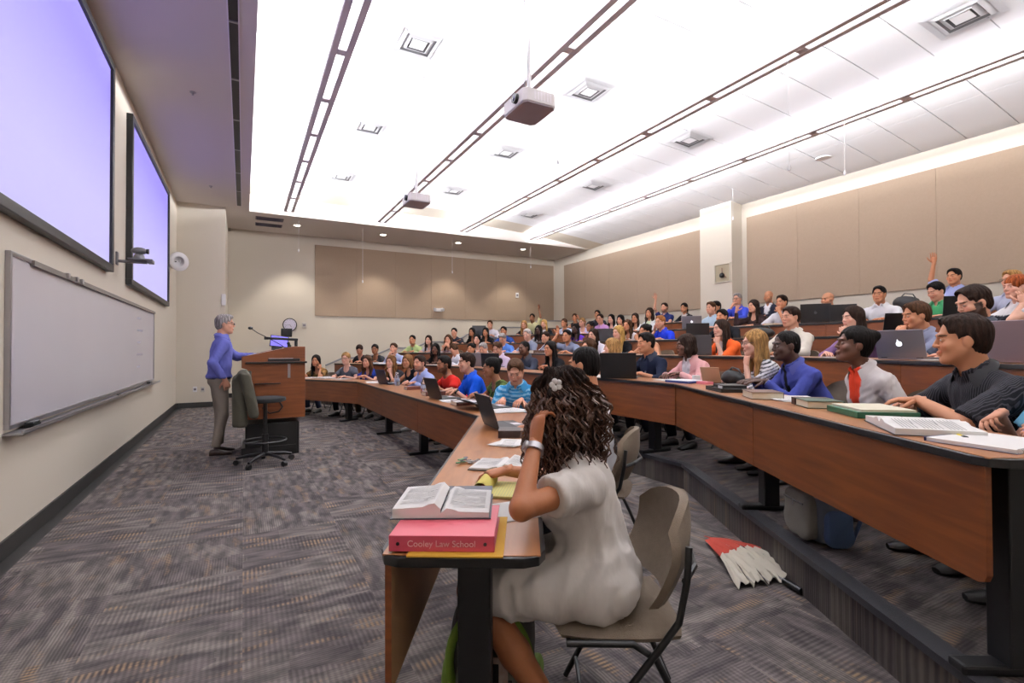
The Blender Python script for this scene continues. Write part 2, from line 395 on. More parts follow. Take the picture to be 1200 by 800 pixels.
for (px, py), w in (((945, 32), 'between third light strip and the large vent'), ((783, 124), 'beside the third light strip'), ((508, 95), 'left of the nearer projector pole'), ((965, 185), 'beyond the fourth strip')):
    p = on_ceiling(px, py)
    t = MB().cyl((0, 0, 0), (0, 0, -.012), .13, 24, .12).build('ceiling_speaker', M_vent, None, smooth=True, loc=p)
    tag(t, 'round white ceiling loudspeaker grille '+w, 'speaker', 'round ceiling speakers')
# hanging microphones
mics = [(350, 262, 294, 1.0), (425, 262, 330, 1.0), (530, 278, 319, 1.0), (622, 285, 313, 1.0), (654, 40, 190, 0), (925, 20, 197, 0), (990, 120, 203, 0), (859, 220, 256, 0)]
for i, (px, yt, yb, far) in enumerate(mics):
    if far: p = ony(px, yb, SY+.5 if i else SY+.4); top = ZS
    else:
        p = on_ceiling(px, yt); d = math.hypot(p[0], p[1]); top = p[2]
        q = ray(px, yb); k = math.hypot(q[0], q[1]); p = np.array([q[0]*d/k, q[1]*d/k, CAM_H+q[2]*d/k])
    t = empty('hanging_microphone', (p[0], p[1], p[2]), 0, None, 'microphone', 'white microphones hanging from the ceiling')
    t['label'] = 'small white ceiling microphone on a thin cord, ' + ['leftmost one, above the wall clock', 'before the left part of the far fabric', 'before the middle of the far fabric', 'near the far right room corner', 'just right of the nearer projector', 'crossing the fourth light strip', 'rightmost one, below the dim ceiling tiles', 'beside the right wall pilaster'][i]
    MB().cyl((0, 0, .02), (0, 0, max(.1, top-p[2])), .004 if far else .003, 5).build('cord', M_white, t)
    MB().tube([(0, 0, .05), (0, 0, .03), (0, 0, 0), (0, 0, -.03)], [.005, .014, .02, .012], 8).build('capsule', M_white, t, smooth=True)
# downlights in the far soffit, return grilles, slot diffuser on the left soffit
M_can = mat('downlight_glow', '#fff4e0', .5, emit=14)
for i, (px, py) in enumerate([(348, 264), (449, 275), (537, 284.5), (613, 292)]):
    p = onz(px, py, ZS)
    t = empty('downlight', p, 0, 'small round recessed downlight in the far soffit, %s of four' % ['leftmost', 'second from left', 'third from left', 'rightmost'][i], 'ceiling light', 'soffit downlights')
    m_ = MB(); m_.tube([(0, 0, -.001), (0, 0, -.01)], [.105, .095], 20, cap=False); m_.tube([(0, 0, -.01), (0, 0, -.002)], [.095, .075], 20, cap=False); m_.build('trim_ring', M_white, t, smooth=True)
    MB().cyl((0, 0, -.002), (0, 0, -.004), .078, 20).build('lamp', M_can, t)
    l = bpy.data.lights.new('downlight_lamp', 'SPOT'); l.energy = SPOT_W*4; l.spot_size = math.radians(86); l.spot_blend = .5; l.shadow_soft_size = .06; l.color = (1, .93, .82)
    o = bpy.data.objects.new('downlight_lamp', l); o.location = (p[0], p[1]+.3, ZS-.03); COL.objects.link(o)
M_gr = mat('grille_grey', '#77727c', .6)
for i, (px, py) in enumerate([(316, 256.5), (315, 263.5)]):
    p = onz(px, py, ZS)
    t = empty('return_grille', p, 0, 'long grey air return grille in the far soffit, %s of the pair' % ['nearer', 'farther'][i], 'air vent')
    MB().box(-.32, .32, -.16, .16, -.012, 0).build('frame', M_gr, t)
    for j in range(7): MB().cbox((0, -.13+.043*j, -.016), (.6, .022, .004), rx=.5).build('louvre', mat('grille_slat', '#8a8590', .5), t)
t = empty('slot_diffuser', (-.1, 0, ZS), 0, 'long black slot air diffuser running along the left soffit', 'air vent')
fr = MB(); fr.box(-.055, -.042, NY+.3, 13.0, -.012, 0).box(.042, .055, NY+.3, 13.0, -.012, 0).build('frame', M_strip, t)
yy = 13.0
while yy > NY+1.5:
    MB().box(-.042, .042, yy-1.19, yy-.01, -.006, -.001).build('slot', M_black, t); MB().box(-.042, .042, yy-1.22, yy-1.19, -.012, 0).build('joint', M_alu, t); yy -= 1.22
for i, (px, py) in enumerate([(226, 108), (247, 218)]):
    p = onz(px, py, ZS); t = MB().cyl((0, 0, 0), (0, 0, -.008), .035, 14).cyl((0, 0, -.008), (0, 0, -.04), .012, 8).build('sprinkler', M_alu, None, loc=p)
    tag(t, 'small sprinkler head in the left soffit, %s one' % ('nearer', 'farther')[i], 'sprinkler', 'soffit sprinklers')
# ---------------------------------------------------------------- projectors
M_pw = mat('projector_white', '#dcd6d8', .45); M_pb = mat('projector_base', '#9d8f96', .5); M_lens = mat('lens_glass', '#1c1440', .08)
for i, (px, py, d, txt) in enumerate([(620, 125, 5.05, 'larger nearer white projector hanging from a ceiling pole'), (488, 235, 8.46, 'smaller farther white projector hanging over the middle of the hall')]):
    r = ray(px, py); p = r*d; p[2] += CAM_H
    t = empty('ceiling_projector', p, math.radians(90), txt, 'projector', 'ceiling projectors')
    w, dp, h = .23, .19, .065
    pts = [(-w, -dp+.04), (-w+.04, -dp), (w-.04, -dp), (w, -dp+.04), (w, dp-.04), (w-.04, dp), (-w+.04, dp), (-w, dp-.04)]
    MB().prism(pts, -h, h).build('casing', M_pw, t, bevel=.01)
    MB().prism([(a*.96, b*.96) for a, b in pts], -h-.012, -h).build('base_plate', M_pb, t, bevel=.004)
    l = MB().tube([(-.08, dp-.01, 0), (-.08, dp+.035, 0)], [.05, .047], 18).build('lens', M_black, t, smooth=True)
    MB().sphere((-.08, dp+.03, 0), .036, 14, 8, (1, .35, 1)).build('glass', M_lens, l, smooth=True)
    for q in range(6): MB().box(w-.001, w+.003, -.12+q*.035, -.10+q*.035, -.04, .04).build('cooling_slot', M_strip, t)
    for q in range(6): MB().box(-w-.003, -w+.001, -.12+q*.035, -.10+q*.035, -.04, .04).build('cooling_slot', M_strip, t)
    MB().box(-.07, .07, -.07, .07, h, h+.03).build('mount_bracket', M_white, t, bevel=.004)
    top = zc(p[0])-p[2]
    MB().cyl((0, 0, h+.02), (0, 0, top), .022, 12).build('pole', M_white, t, smooth=True)
    MB().cyl((0, 0, top-.03), (0, 0, top-.01), .06, 16).build('ceiling_plate', M_white, t)
    MB().tube([(.03, .03, h+.02), (.035, .03, top*.4), (.03, .028, top*.75), (.05, .03, top-.02)], .006, 6).build('cable', mat('cable_grey', '#6d6a70', .5), t)
# ---------------------------------------------------------------- left wall: screens, whiteboard, camera, speaker
def screen(name, y0, y1, z0, z1, label, th=.07):
    t = empty(name, (WX, y0, z0), 0, label, 'projection screen')
    m_ = MB(); f = .075
    W_, H_ = y1-y0, z1-z0
    for b in ((0, W_, 0, f), (0, W_, H_-f, H_), (0, f, f, H_-f), (W_-f, W_, f, H_-f)):
        MB().box(.0, th, b[0], b[1], b[2], b[3]).build('frame_bar', M_black, t, bevel=.006)
    s = MB().box(.01, th-.03, f, W_-f, f, H_-f).build('screen_surface', M_screen, t)
    return t
M_screen = mat('lit_screen', '#c9c2fb', .8)
nt, b = nodes(M_screen)
b.inputs['Base Color'].default_value = (.12, .12, .12, 1)
tc = nt.nodes.new('ShaderNodeTexCoord'); sp = nt.nodes.new('ShaderNodeSeparateXYZ'); nt.links.new(tc.outputs['Generated'], sp.inputs[0])
rp = nt.nodes.new('ShaderNodeValToRGB'); rp.color_ramp.elements[0].color = (*lin('#bdb5f8'), 1); rp.color_ramp.elements[1].color = (*lin('#8473f2'), 1); rp.color_ramp.elements[0].position = .25; rp.color_ramp.elements[1].position = 1.0
nt.links.new(sp.outputs[2], rp.inputs[0]); nt.links.new(rp.outputs[0], b.inputs['Emission Color']); b.inputs['Emission Strength'].default_value = .78
screen('projection_screen', 3.0, 6.86, 2.15, 4.42, 'large lit lavender projection screen in a black frame, nearer one at the left edge')
screen('projection_screen', 7.86, 11.5, 2.13, 4.32, 'lit lavender projection screen in a black frame, farther and narrower looking one')
t = empty('whiteboard', (WX, 4.25, .8), 0, 'long white dry-erase board with aluminium frame and pen tray', 'whiteboard')
Wd, Hd = 5.75, 1.13
M_wb = mat('whiteboard_face', '#d5d2da', .22, noise='#cfccd6', nscale=1.2)
wbs = MB().box(.005, .02, .02, Wd-.02, .02, Hd-.02).build('writing_surface', M_wb, t)
for b in ((0, Wd, 0, .03), (0, Wd, Hd-.03, Hd), (0, .025, .03, Hd-.03), (Wd-.025, Wd, .03, Hd-.03)): MB().box(0, .03, *b).build('frame_bar', M_alu, t, bevel=.003)
MB().box(.0, .10, -.02, Wd+.1, -.035, -.02).box(.09, .10, -.02, Wd+.1, -.02, -.005).build('pen_tray', M_alu, t, bevel=.003)
MB().box(.02, .045, .35, Wd-.02, Hd-.045, Hd-.008).build('map_rail', mat('map_rail', '#77706a', .5), t)
for y in (1.05, 1.45, 1.3): MB().box(.03, .06, y, y+.05, Hd-.04, Hd).build('map_clip', M_alu, t)
M_ink = mat('faded_ink', '#b9b8c6', .5)
for r in range(5):   # faint leftover handwriting near the right end
    y = 4.3; mm = MB(); z = Hd-.2-r*.17
    for q in range(3+(r*2) % 4):
        a = y+q*.085+random.uniform(-.01, .01)
        pts = [(.0215, a, z), (.0215, a+.02, z+.03), (.0215, a+.035, z+.005), (.0215, a+.06, z+.026)]
        mm.tube(pts, .0025, 4)
    mm.build('handwriting', M_ink, wbs)
def eraser(y, lab):
    o = MB().box(-.025, .025, -.07, .07, 0, .022).build('eraser_felt', M_black, None)
    e = empty('board_eraser', (WX+.055, y, .782), 0, lab, 'eraser'); o.parent = e; o.name = 'felt'
    MB().box(-.023, .023, -.068, .068, .022, .036).build('grip', mat('eraser_grip', '#1d2024', .4), e, bevel=.004)
eraser(4.55, 'black board eraser at the near end of the whiteboard tray'); eraser(9.35, 'black board eraser at the far end of the whiteboard tray')
t = MB().cyl((0, -.06, 0), (0, .06, 0), .009, 8).build('board_marker', M_black, None, loc=(WX+.06, 7.2, .79)); tag(t, 'small black marker in the middle of the whiteboard tray', 'marker')
# wall camera on its arm
p = onx(136, 304, WX); t = empty('wall_camera', p, 0, 'grey conference camera on a wall arm between the two screens', 'camera')
M_cg = mat('camera_grey', '#6f6d72', .4, .3)
MB().box(0, .02, -.04, .04, -.06, .09).build('wall_plate', M_cg, t, bevel=.004)
MB().box(.02, .30, -.025, .025, -.03, .0).build('arm', M_cg, t, bevel=.006)
MB().box(.12, .34, -.10, .10, 0, .02).box(.30, .36, -.09, .09, -.02, .02).build('shelf', M_cg, t, bevel=.005)
h = MB().tube([(.22, 0, .02), (.22, 0, .07), (.22, 0, .09)], [.06, .05, .03], 14).build('turntable', M_cg, t, smooth=True)
hd_ = MB().sphere((.22, 0, .12), .055, 14, 8, (1.5, 1.1, .8)).build('camera_head', M_cg, t, smooth=True)
MB().cyl((.29, 0, .12), (.315, 0, .12), .03, 14).build('lens', M_black, hd_, smooth=True)
# white round ceiling speaker / dish on a wall stub
p = onx(200, 306, WX)
t = empty('wall_speaker', p, 0, 'round white dish-shaped loudspeaker on a short wall stub', 'speaker')
MB().cyl((0, 0, 0), (.10, 0, 0), .012, 8).build('stub', M_black, t)
d_ = MB(); A0 = Vector((.12, 0, 0)); ax = Vector((.55, -.85, -.02)).normalized()
prof = [(-.05, .02), (-.045, .13), (-.02, .185), (.02, .195), (.035, .18), (.03, .10), (.045, .08), (.03, .05), (.045, .0)]
dish = MB().tube([A0+ax*(a+.03) for a, r in prof], [r for a, r in prof], 28).build('dish', M_white, t, smooth=True)
MB().tube([A0+ax*.075, A0+ax*.08], [.02, .015], 12).build('centre_cap', M_alu, dish)
# ---------------------------------------------------------------- far wall fittings
p = ony(339.5, 380.5, FY)
t = empty('wall_clock', p, 0, 'round wall clock with white face and black rim on the far wall', 'clock')
MB().tube([(0, 0, 0), (0, -.05, 0)], [.19, .19], 32).build('rim', M_black, t, smooth=True)
fc = MB().tube([(0, -.0505, 0), (0, -.052, 0)], [.165, .165], 32).build('face', mat('clock_face', '#d9d2e6', .4), t)
for i in range(12):
    a = i*math.pi/6; c_, s_ = math.cos(a), math.sin(a); text_obj(str(12 if i == 0 else i), .036, 'numeral', M_black, fc, Matrix.Translation((s_*.13, -.0535, c_*.13)) @ Matrix.Rotation(math.pi/2, 4, 'X'))
for a, l_, w_ in ((2.6, .08, .008), (4.55, .12, .006)): MB().cbox((math.sin(a)*l_/2, -.056, math.cos(a)*l_/2), (w_, .002, l_), ry=a).build('hand', M_black, fc)
def wbox(name, px, py, w, h, d, m, label, cat, Y=FY, slot=True):
    p = ony(px, py, Y); t = empty(name, p, 0, label, cat)
    MB().box(-w/2, w/2, -d, 0, -h/2, h/2).build('cover', m, t, bevel=.006)
    if slot: MB().box(-w*.3, w*.3, -d-.003, -d, -h*.2, h*.2).build('inset', M_gr, t)
    return t
wbox('thermostat', 356.5, 381, .12, .16, .03, mat('beige_plastic', '#c9c4bc', .5), 'small beige thermostat on the far wall right of the clock', 'thermostat')
wbox('wall_sensor', 605.5, 346, .12, .18, .05, M_white, 'small white fire alarm box on the far fabric wall', 'alarm')
t = empty('emergency_light', ony(513, 363, FY-.03), 0, 'white twin-head emergency light at the foot of the far fabric panels', 'emergency light')
MB().box(-.13, .13, -.08, 0, -.06, .05).build('battery_box', M_white, t, bevel=.01)
for s_ in (-1, 1): MB().tube([(s_*.12, -.05, .02), (s_*.14, -.13, .0)], [.045, .055], 14).build('lamp_head', M_white, t, smooth=True)
t = wbox('wall_notice', 262, 351, .09, .26, .01, M_white, 'tall narrow white card on the corner pilaster edge', 'sign', 13.24, False)
wbox('power_outlet', 228.5, 456, .08, .12, .01, M_white, 'white power outlet low on the corner pilaster, left one', 'outlet', 13.26)
wbox('power_outlet', 237.5, 456, .08, .12, .01, mat('beige_plastic', '#c9c4bc'), 'beige power outlet low on the corner pilaster, right one', 'outlet', 13.26)
wbox('soffit_sensor', 268, 268, .10, .12, .08, mat('sensor_beige', '#bdb6a8', .6), 'small beige motion sensor high in the corner of the far wall', 'sensor', FY, False)
# recess with a small camera in the right pilaster
px_, py_, pz_ = onx(847, 320, 9.85)
t = empty('wall_recess_box', (9.85, py_, pz_), 0, 'square beige recessed box with black camera in the right wall pilaster', 'camera')
MB().box(-.006, -.001, -.2, .2, -.2, .2).build('back_plate', mat('recess_back', '#a3977f', .7), t)
for b in ((-.22, .22, -.22, -.2), (-.22, .22, .2, .22), (-.22, -.2, -.2, .2), (.2, .22, -.2, .2)): MB().box(-.03, 0, *b).build('frame_bar', M_wall, t)
MB().sphere((-.06, -.02, -.06), .06, 12, 8).build('camera_dome', M_black, t, smooth=True)
MB().tube([(-.03, 0, .12), (-.05, -.02, 0), (-.03, -.12, -.12)], .008, 6).build('cable', mat('cable_red', '#5a2c26', .5), t)

# ================================================================ desks
M_desk = wood('desk_laminate', '#8f5c38', '#aa7348', .3, (1, 9, 9))
M_desk_p = wood('desk_panel', '#623117', '#7c4420', .4, (1, 3, 12))
M_desk_in = mat('panel_back', '#8c6a4a', .6)
M_edge = mat('edge_black', '#101011', .4)
DW, DH, DT = .46, .74, .03
def desk(row, A, B, label, endA=False, endB=False, legs=(0.12, -0.12), mitA=0, mitB=0, split=1):
    """A,B front-edge points (2D); desk extends to the audience side."""
    A, B = np.array(A), np.array(B); L = float(np.linalg.norm(B-A)); d = (B-A)/L; z = tier_z(row)
    ang = math.atan2(d[1], d[0])
    t = empty('lecture_desk', (A[0], A[1], z), ang, label, 'desk', 'curved lecture desks of row %d' % row)
    # local x along front edge, -y to audience
    def outline(off=0):
        pts = []
        x0, x1 = off, L-off
        r = .06
        if endA: pts += [(x0+r, -off), (x0+.018, -off-.018), (x0, -off-r), (x0, -DW+off+r), (x0+.018, -DW+off+.018), (x0+r, -DW+off)]
        else: pts += [(x0, -off), (x0+mitA*DW, -DW+off)]
        if endB: pts += [(x1-r, -DW+off), (x1-.018, -DW+off+.018), (x1, -DW+off+r), (x1, -off-r), (x1-.018, -off-.018), (x1-r, -off)]
        else: pts += [(x1-mitB*DW, -DW+off), (x1, -off)]
        return pts
    MB().prism(outline(.0), DH-DT, DH-.002).build('edge_band', M_edge, t, bevel=.003)
    o1 = outline(.0); cx = sum(p[0] for p in o1)/len(o1)
    def shrink(p):
        x, y = p
        y = -.014 if y > -DW/2 and y > -.03 else (-DW+.014 if y < -DW+.03 else y)
        if endA and x < .1: x = max(x, .014)
        if endB and x > L-.1: x = min(x, L-.014)
        return (x, y)
    MB().prism([shrink(p) for p in o1], DH-.004, DH).build('worktop', M_desk, t)
    e0, e1 = (.03 if endA else .001), (.03 if endB else .001)
    for q in range(split):
        xa, xb = e0+(L-e0-e1)*q/split, e0+(L-e0-e1)*(q+1)/split
        r = .03; xa += .0015; xb -= .0015
        Mx = Matrix(((1, 0, 0, 0), (0, 0, -1, -.017), (0, 1, 0, 0), (0, 0, 0, 1)))
        z0, z1 = .355, DH-DT
        ra = r if (endA and q == 0) else .002; rb = r if (endB and q == split-1) else .002
        p_ = MB().prism([(xa, z1), (xa, z0+ra), (xa+ra*.3, z0+ra*.3), (xa+ra, z0), (xb-rb, z0), (xb-rb*.3, z0+rb*.3), (xb, z0+rb), (xb, z1)], 0, .018, Mx)
        o = p_.build('modesty_panel', M_desk_p, t); o.data.materials.append(M_desk_in)
        for f in o.data.polygons:
            if f.normal.y < -.8: f.material_index = 1
    for lx in legs:
        x = lx if lx > 0 else L+lx
        lg = MB().box(x-.045, x+.045, -.30, -.2, .03, DH-DT).build('leg', M_black, t, bevel=.006)
        MB().box(x-.035, x+.035, -.44, -.06, 0, .035).build('foot_bar', M_black, lg, bevel=.01)
        MB().box(x-.012, x+.012, -.42, -.055, DH-DT-.03, DH-DT).build('bracket', M_black, t)
    return t
ROW_CLIPS = {1: (2.8, 2.8), 2: None}
TAN15 = .26795
def row_desks(row, near_len, far_len, nseg):
    L = poly(row); a, b = L[1], L[2]
    u = np.array([SN, CS]); w = np.array([-SN, CS])
    n0, nm, n1 = nseg
    where = {1: 'front row', 2: 'second row', 3: 'third row', 4: 'fourth row', 5: 'fifth row', 6: 'back row'}[row]
    for i in range(n0):
        A = a-u*near_len*(n0-i)/n0; B = a-u*near_len*(n0-i-1)/n0
        w_ = 'nearest the camera' if i == 0 else ('next to the bend' if i == n0-1 else 'middle piece')
        desk(row, A, B, '%s wood-topped desk on the near angled wing, %s' % (where, w_), endA=(i == 0), mitB=(-TAN15 if i == n0-1 else 0), legs=(.2,) if i == 0 else (.3,))
    Lm = np.linalg.norm(b-a); v = np.array([0, 1.])
    for i in range(nm):
        A = a+v*Lm*i/nm; B = a+v*Lm*(i+1)/nm
        desk(row, A, B, '%s wood-topped desk in the straight middle part, %s piece from the near bend' % (where, ['first', 'second', 'third', 'fourth'][i]), mitA=(-TAN15 if i == 0 else 0), mitB=(-TAN15 if i == nm-1 else 0), legs=(.5,))
    for i in range(n1):
        A = b+w*far_len*i/n1; B = b+w*far_len*(i+1)/n1
        desk(row, A, B, '%s wood-topped desk on the far angled wing, %s' % (where, 'next to the far bend' if i == 0 and n1 > 1 else 'at the far end'), endB=(i == n1-1), mitA=(-TAN15 if i == 0 else 0), legs=(.5,))
row_desks(1, 2.81, 2.8, (2, 3, 2))
row_desks(2, 3.12, 3.3, (2, 3, 2))
row_desks(3, 3.8, 3.2, (3, 3, 2))
row_desks(4, 3.8, 2.9, (3, 3, 2))
row_desks(5, 3.6, 2.5, (3, 4, 1))
row_desks(6, 3.4, 2.1, (3, 4, 1))
# ================================================================ figures: implicit surfaces turned into meshes
def rotz(a): c, s = math.cos(a), math.sin(a); return np.array([[c, -s, 0], [s, c, 0], [0, 0, 1.]])
def rotx(a): c, s = math.cos(a), math.sin(a); return np.array([[1., 0, 0], [0, c, -s], [0, s, c]])
def roty(a): c, s = math.cos(a), math.sin(a); return np.array([[c, 0, s], [0, 1., 0], [-s, 0, c]])
class Field:
    def __init__(s, lo, hi, h, fine=None, hf=None):
        ax = []
        for i in range(3):
            v = [lo[i]]
            while v[-1] < hi[i]:
                st = h
                if fine is not None and fine[0][i]-h < v[-1] < fine[1][i]: st = hf
                v.append(v[-1]+st)
            ax.append(np.array(v))
        s.ax = ax; s.h = h; s.D = np.full([len(a) for a in ax], .5, np.float32)
    def sl(s, lo, hi):
        r = []
        for i in range(3):
            a, b = np.searchsorted(s.ax[i], lo[i]), np.searchsorted(s.ax[i], hi[i])
            if b <= a: return None
            r.append(slice(a, b))
        return tuple(r)
    def pts(s, sl): return s.ax[0][sl[0]][:, None, None], s.ax[1][sl[1]][None, :, None], s.ax[2][sl[2]][None, None, :]
    def comb(s, sl, d, k, sub=False):
        cur = s.D[sl]
        if sub:
            a, b = cur, -d
            if k > 0:
                h = np.clip(.5+.5*(a-b)/k, 0, 1); s.D[sl] = b*(1-h)+a*h+k*h*(1-h)
            else: s.D[sl] = np.maximum(a, b)
        elif k > 0:
            h = np.clip(.5+.5*(cur-d)/k, 0, 1); s.D[sl] = cur*(1-h)+d*h-k*h*(1-h)
        else: s.D[sl] = np.minimum(cur, d)
    def cap(s, a, b, ra, rb, k=.02, flat=False, sub=False):
        a, b = np.asarray(a, float), np.asarray(b, float); m = max(ra, rb)+max(k, 0)+s.h*2.2
        sl = s.sl(np.minimum(a, b)-m, np.maximum(a, b)+m)
        if sl is None: return s
        x, y, z = s.pts(sl); ab = b-a; L2 = float(ab@ab)+1e-12
        tu = ((x-a[0])*ab[0]+(y-a[1])*ab[1]+(z-a[2])*ab[2])/L2; t = np.clip(tu, 0, 1)
        d = np.sqrt((x-a[0]-t*ab[0])**2+(y-a[1]-t*ab[1])**2+(z-a[2]-t*ab[2])**2)-(ra+(rb-ra)*t)
        if flat: d = np.maximum(d, (tu-1)*math.sqrt(L2))
        s.comb(sl, d, k, sub); return s
    def ell(s, c, r, k=.02, R=None, sub=False):
        c, r = np.asarray(c, float), np.asarray(r, float); m = r.max()+max(k, 0)+s.h*2.2
        sl = s.sl(c-m, c+m)
        if sl is None: return s
        x, y, z = s.pts(sl); x, y, z = x-c[0], y-c[1], z-c[2]
        if R is not None:
            x, y, z = x*R[0, 0]+y*R[1, 0]+z*R[2, 0], x*R[0, 1]+y*R[1, 1]+z*R[2, 1], x*R[0, 2]+y*R[1, 2]+z*R[2, 2]
        k0 = np.sqrt((x/r[0])**2+(y/r[1])**2+(z/r[2])**2); k1 = np.sqrt((x/r[0]**2)**2+(y/r[1]**2)**2+(z/r[2]**2)**2)
        s.comb(sl, k0*(k0-1)/np.maximum(k1, 1e-6), k, sub); return s
    def cut(s, n, p):      # keep the side n.x < n.p
        n = np.asarray(n, float); c = float(n @ np.asarray(p, float)); x, y, z = s.pts((slice(None),)*3)
        s.D = np.maximum(s.D, (x*n[0]+y*n[1]+z*n[2]-c).astype(np.float32)); return s
    def mesh(s):
        D = s.D; D[0] = D[-1] = .5; D[:, 0] = D[:, -1] = .5; D[:, :, 0] = D[:, :, -1] = .5
        ins = D < 0; n = ins.shape
        cnt = np.zeros([q-1 for q in n], np.int8)
        for i in (0, 1):
            for j in (0, 1):
                for k in (0, 1): cnt += ins[i:n[0]-1+i, j:n[1]-1+j, k:n[2]-1+k]
        act = np.argwhere((cnt > 0) & (cnt < 8)); idx = np.full(cnt.shape, -1, np.int32); idx[tuple(act.T)] = np.arange(len(act))
        if len(act) == 0: return np.zeros((0, 3)), np.zeros((0, 4), int)
        cor = [(i, j, k) for i in (0, 1) for j in (0, 1) for k in (0, 1)]
        val = {c: D[act[:, 0]+c[0], act[:, 1]+c[1], act[:, 2]+c[2]] for c in cor}
        P = np.zeros((len(act), 3)); W_ = np.zeros(len(act))
        for c in cor:
            for ax in range(3):
                if c[ax]: continue
                c2 = tuple(c[q]+(q == ax) for q in range(3)); a, b = val[c], val[c2]; m = (a < 0) != (b < 0)
                t = np.where(m, a/np.where(a == b, 1, a-b), 0)
                q = np.tile(np.array(c, float), (len(act), 1)); q[:, ax] += t
                P[m] += q[m]; W_[m] += 1
        P /= W_[:, None]
        V = np.empty_like(P)
        for a in range(3):
            g = s.ax[a]; i = act[:, a]; V[:, a] = g[i]+(g[i+1]-g[i])*P[:, a]
        Q = []
        for ax in range(3):
            o = [q for q in range(3) if q != ax]
            A = np.moveaxis(ins, ax, 0); e = np.argwhere(A[:-1] != A[1:])
            full = np.empty_like(e); full[:, ax] = e[:, 0]; full[:, o[0]] = e[:, 1]; full[:, o[1]] = e[:, 2]
            ok = (full[:, o[0]] > 0) & (full[:, o[1]] > 0) & (full[:, o[0]] < n[o[0]]-1) & (full[:, o[1]] < n[o[1]]-1); full = full[ok]
            def at(da, db):
                f = full.copy(); f[:, o[0]] -= da; f[:, o[1]] -= db; return idx[tuple(f.T)]
            q = np.stack([at(0, 0), at(1, 0), at(1, 1), at(0, 1)], 1)
            flip = ins[tuple(full.T)] ^ (ax == 1)
            q[~flip] = q[~flip][:, ::-1]
            Q.append(q)
        Q = np.concatenate(Q); Q = Q[(Q >= 0).all(1)]
        return V, Q
def np_mesh(name, V, Q, m, col=None, tris=None):
    me = bpy.data.meshes.new(name); nq = len(Q); nt_ = 0 if tris is None else len(tris)
    me.vertices.add(len(V)); me.vertices.foreach_set('co', np.asarray(V, np.float32).ravel())
    me.loops.add(nq*4+nt_*3); idx = np.asarray(Q, np.int32).ravel()
    if nt_: idx = np.concatenate([idx, np.asarray(tris, np.int32).ravel()])
    me.loops.foreach_set('vertex_index', idx); me.polygons.add(nq+nt_)
    st = np.concatenate([np.arange(nq)*4, nq*4+np.arange(nt_)*3]).astype(np.int32)
    me.polygons.foreach_set('loop_start', st)
    me.polygons.foreach_set('use_smooth', np.ones(nq+nt_, bool))
    if col is not None:
        at = me.color_attributes.new('Col', 'FLOAT_COLOR', 'POINT'); at.data.foreach_set('color', np.concatenate([col, np.ones((len(col), 1))], 1).astype(np.float32).ravel())
    me.materials.append(m); me.update(calc_edges=True); me.validate(); return me
def add_obj(name, me, parent=None):
    o = bpy.data.objects.new(name, me); COL.objects.link(o)
    if parent is not None: o.parent = parent
    return o
def attr_mat(name, rough, bump, bscale, sc=(1, 1, 1), sss=0, spec=.4, aniso_noise=0, mul=None):
    m = mat(name, '#808080', rough, spec=spec); nt, b = nodes(m); N = nt.nodes.new; L = nt.links.new
    a = N('ShaderNodeAttribute'); a.attribute_name = 'Col'; tc = N('ShaderNodeTexCoord'); mp = N('ShaderNodeMapping'); mp.inputs['Scale'].default_value = sc
    L(tc.outputs['Object'], mp.inputs[0]); n = N('ShaderNodeTexNoise'); n.inputs['Scale'].default_value = bscale; n.inputs['Detail'].default_value = 3; L(mp.outputs[0], n.inputs['Vector'])
    bp = N('ShaderNodeBump'); bp.inputs['Strength'].default_value = bump; bp.inputs['Distance'].default_value = .01; L(n.outputs['Fac'], bp.inputs['Height']); L(bp.outputs[0], b.inputs['Normal'])
    if aniso_noise:
        r = N('ShaderNodeMapRange'); r.inputs[1].default_value = .3; r.inputs[2].default_value = .7; r.inputs[3].default_value = 1-aniso_noise; r.inputs[4].default_value = 1+aniso_noise; L(n.outputs['Fac'], r.inputs[0])
        vm = N('ShaderNodeVectorMath'); vm.operation = 'SCALE'; L(a.outputs['Color'], vm.inputs[0]); L(r.outputs[0], vm.inputs['Scale']); L(vm.outputs[0], b.inputs['Base Color'])
    else: L(a.outputs['Color'], b.inputs['Base Color'])
    if sss: b.inputs['Subsurface Weight'].default_value = sss; b.inputs['Subsurface Radius'].default_value = (.01, .004, .002); b.inputs['Subsurface Scale'].default_value = 1
    return m
M_skin = attr_mat('skin', .5, .08, 60, spec=.35)
M_cloth = attr_mat('cloth', .9, .6, 14, (1, 1, .5), spec=.12)
M_hair = attr_mat('hair', .7, 1.0, 30, (2.8, 2.8, .35), spec=.10, aniso_noise=.5)
def pin_mat():
    m = attr_mat('pinstripe_cloth', .9, .6, 14, (1, 1, .5), spec=.12); nt, b = nodes(m); N = nt.nodes.new; L = nt.links.new
    tc = N('ShaderNodeTexCoord'); w = N('ShaderNodeTexWave'); w.inputs['Scale'].default_value = 34; w.inputs['Distortion'].default_value = 0; w.bands_direction = 'X'; L(tc.outputs['Object'], w.inputs['Vector'])
    r = N('ShaderNodeMapRange'); r.inputs[1].default_value = .72; r.inputs[2].default_value = .9; L(w.outputs['Fac'], r.inputs[0])
    mx = N('ShaderNodeMix'); mx.data_type = 'RGBA'; mx.inputs[6].default_value = (*lin('#1b1b1f'), 1); mx.inputs[7].default_value = (*lin('#3f3d43'), 1); L(r.outputs[0], mx.inputs[0]); L(mx.outputs[2], b.inputs['Base Color']); return m
def hsh(V, f):      # cheap smooth noise
    x, y, z = V[:, 0]*f, V[:, 1]*f, V[:, 2]*f
    return (np.sin(x*1.7+2.1*np.sin(y*1.3+z))+np.sin(y*1.9+1.7*np.sin(z*1.1+x*.7)+1.3)+np.sin(z*1.5+1.9*np.sin(x*.9+y*1.2)+.4))/3
